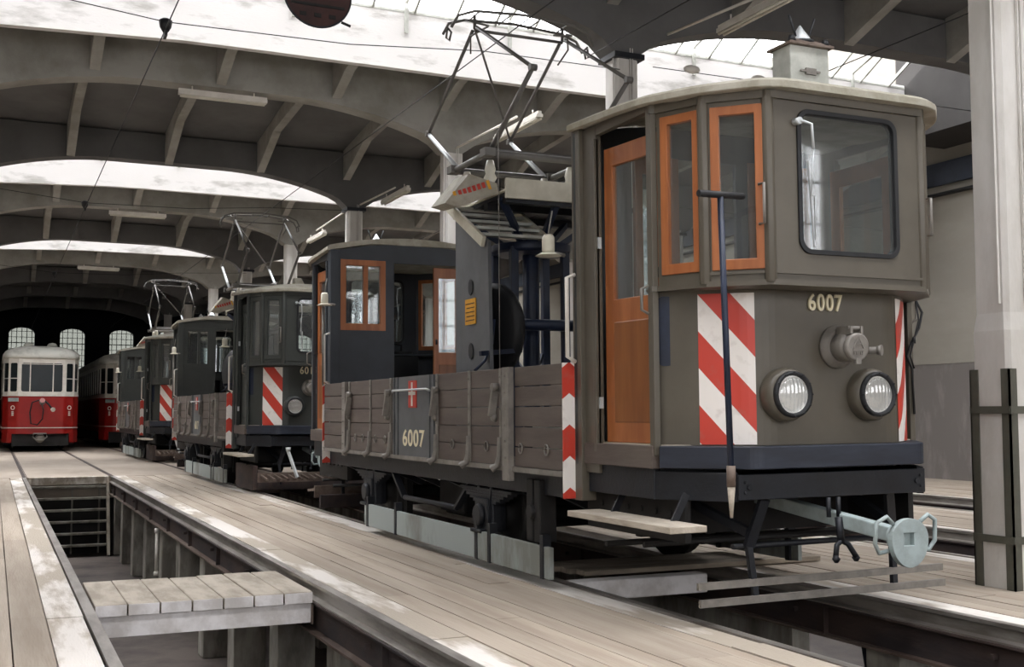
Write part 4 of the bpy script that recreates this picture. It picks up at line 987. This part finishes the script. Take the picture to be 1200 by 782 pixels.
# red passenger trams at the back
def red_tram(x, y, label, length=11):
    root = empty('passenger_tram', (x, y, 0), label, 'tram', 'red and white passenger trams')
    P = [(-1.08, length), (-1.08, .62), (-.93, .16), (-.66, .0), (.66, .0), (.93, .16), (1.08, .62), (1.08, length)]
    t = MB(); ribbon(t, rounded(P, .06), .55, 1.70, .04); body = t.build('car_body', 'red', root)
    t = MB(); ribbon(t, offset(rounded(P, .06), .015), .72, .745, .02); t.build('trim_line', 'white', body)
    t = MB(); ribbon(t, offset(rounded(P, .06), .012), 1.69, 1.75, .04); t.build('waist_moulding', 'white', body)
    t = MB(); gl = MB(); bars = MB()
    for i in range(len(P)-1):
        a, u, n, l = seg(P[i], P[i+1])
        if 1.2 < l < 2: hs = [rrect(.08, l-.08, 1.83, 2.70, .06)]
        elif l < 1: hs = [rrect(.045, l-.045, 1.83, 2.70, .04)]
        else:
            k = int(l//.9); w = l/k; hs = [rrect(j*w+.06, (j+1)*w-.06, 1.83, 2.70, .05) for j in range(k)]
        t.plate(a, u, n, .04, rect(0, l, 1.74, 2.86), hs)
        gl.plate(a+n*.02, u, n, .004, rect(0.02, l-.02, 1.8, 2.74))
        if 1.2 < l < 2:
            for q in (.31, l-.36): bars.plate(a+n*.005, u, n, .02, rect(q, q+.03, 1.83, 2.7))
            bars.plate(a+n*.005, u, n, .02, rect(.08, l-.08, 2.66, 2.68))
        elif l < 1: bars.plate(a+n*.005, u, n, .02, rect(.045, l-.045, 2.22, 2.245))
    sh = t.build('window_band', 'white', body); gl.build('window_panes', 'darkglass', sh); bars.build('window_bars', 'white', sh)
    # domed roof
    ol = rounded([(-1.08, length)]+P[1:-1]+[(1.08, length)], .2, 5)
    def lp(sx, dy, z): return [(px_*sx, max(py_+dy, dy) if py_ < length-1 else py_, z) for px_, py_ in ol]
    t = MB(); t.loft([lp(1.0, -.02, 2.84), lp(1.04, -.05, 2.88), lp(1.03, -.03, 2.97), lp(.97, .06, 3.08), lp(.86, .22, 3.17), lp(.66, .45, 3.23), lp(.35, .7, 3.26), lp(.04, .9, 3.27)], smooth=True); t.build('domed_roof', 'roofwhite', body)
    t = MB()
    for sx in (-.38, .3): t.lathe([(.16, 3.15), (.15, 3.3), (.1, 3.36), (.01, 3.38)], (sx, .9, 0), (0, 0, 1), 16)
    t.build('roof_ventilator', 'roofwhite', body)
    # apron, underframe, wheels
    t = MB(); t.box(-.8, .8, .06, length, .18, .55); t.box(-1.0, 1.0, .9, length, .2, .55); t.build('underframe', 'under', root)
    for s in (-1, 1): t = MB(); t.loft([[(s*1.08, .6, z), (s*.94, .16, z), (s*.82, .08, z), (s*.80, .12, z), (s*.98, .62, z)] for z in (.28, .555)]); t.build('front_apron', 'red', body)
    for yy in (2.4, 4.2):
        for s in (-1, 1):
            t = MB(); t.lathe([(.1, -.04), (.36, -.04), (.33, .02), (.33, .04), (.1, .04)], (s*.74, yy, .37), (s, 0, 0), 24); t.build('wheel', 'under', root)
    # headlight, hose, coupling, lettering
    t = MB(); t.lathe([(.06, 0), (.09, .05), (.085, .12), (.05, .13)], (0.02, 0, 1.52), (0, -1, 0), 16); t.build('headlight', 'iron', body)
    t = MB(); t.lathe([(.06, .0), (.075, .02)], (.02, -.12, 1.56), (0, -1, .2), 14); t.build('headlight_cap', 'pinklamp', body)
    t = MB(); t.tube([(.0, -.1, 1.5), (.05, -.2, 1.25), (.03, -.18, 1.0), (-.1, -.1, .82), (-.28, -.05, .86), (-.32, -.05, 1.2), (-.26, -.08, 1.5), (-.06, -.1, 1.58)], .02, 7); t.tube([(.08, -.08, 1.56), (.2, -.15, 1.45), (.28, -.2, 1.32)], .03, 8); t.build('jumper_hose', 'black', body)
    t = MB(); t.lathe([(.05, 0), (.07, .08)], (.3, -.18, 1.3), (.3, -.8, -.2), 12); t.build('jumper_plug', 'white', body)
    t = MB(); t.box(-.98, -.62, -.0, .02, 1.50, 1.60) if False else t.plate((-.92, .13, 0), (.86, -.5, 0), (-.5, -.86, 0), .02, rect(0, .32, 1.53, 1.64)); t.build('destination_sign', 'bluepale', body)
    for sx in (-.80, .80):
        t = MB(); t.tube([(sx+.05*math.cos(a), .035, 1.34+.06*math.sin(a)) for a in [k*math.pi/5 for k in range(11)]], .012, 5)
        for k in range(3): t.box(sx-.03, sx+.03, .01, .03, 1.10+k*.05, 1.13+k*.05)
        t.build('fleet_marking', 'white', body)
    t = MB(); t.lathe([(.05, 0), (.12, .05), (.14, .1), (.06, .12)], (-.02, .02, .42), (0, -1, 0), 14); t.tube([(-.22, -.1, .46), (-.2, -.12, .56), (.16, -.12, .56), (.18, -.1, .46), (.08, -.1, .36), (-.12, -.1, .36), (-.22, -.1, .46)], .02, 6); t.build('coupler_head', 'iron', body)
    return root
M['roofwhite'] = mat('dusty_white_roof', 'd9d8cf', .7, col2='9a9a90', amt=.8, scale=1.6, stretch=(1, 1, 1.5), lo=.5, hi=.68)
M['darkglass'] = mat('dim_tram_glass', '1d2426', .2, col2='14191b', amt=.4, scale=2, spec=.3)
M['pinklamp'] = mat('pink_lamp_cap', 'c98f8c', .5)
red_tram(1.33, 37.5, 'red passenger tram with white windows facing the open pit')
red_tram(TX2, 40.6, 'red and cream passenger tram half hidden behind the grey work trams', 12)
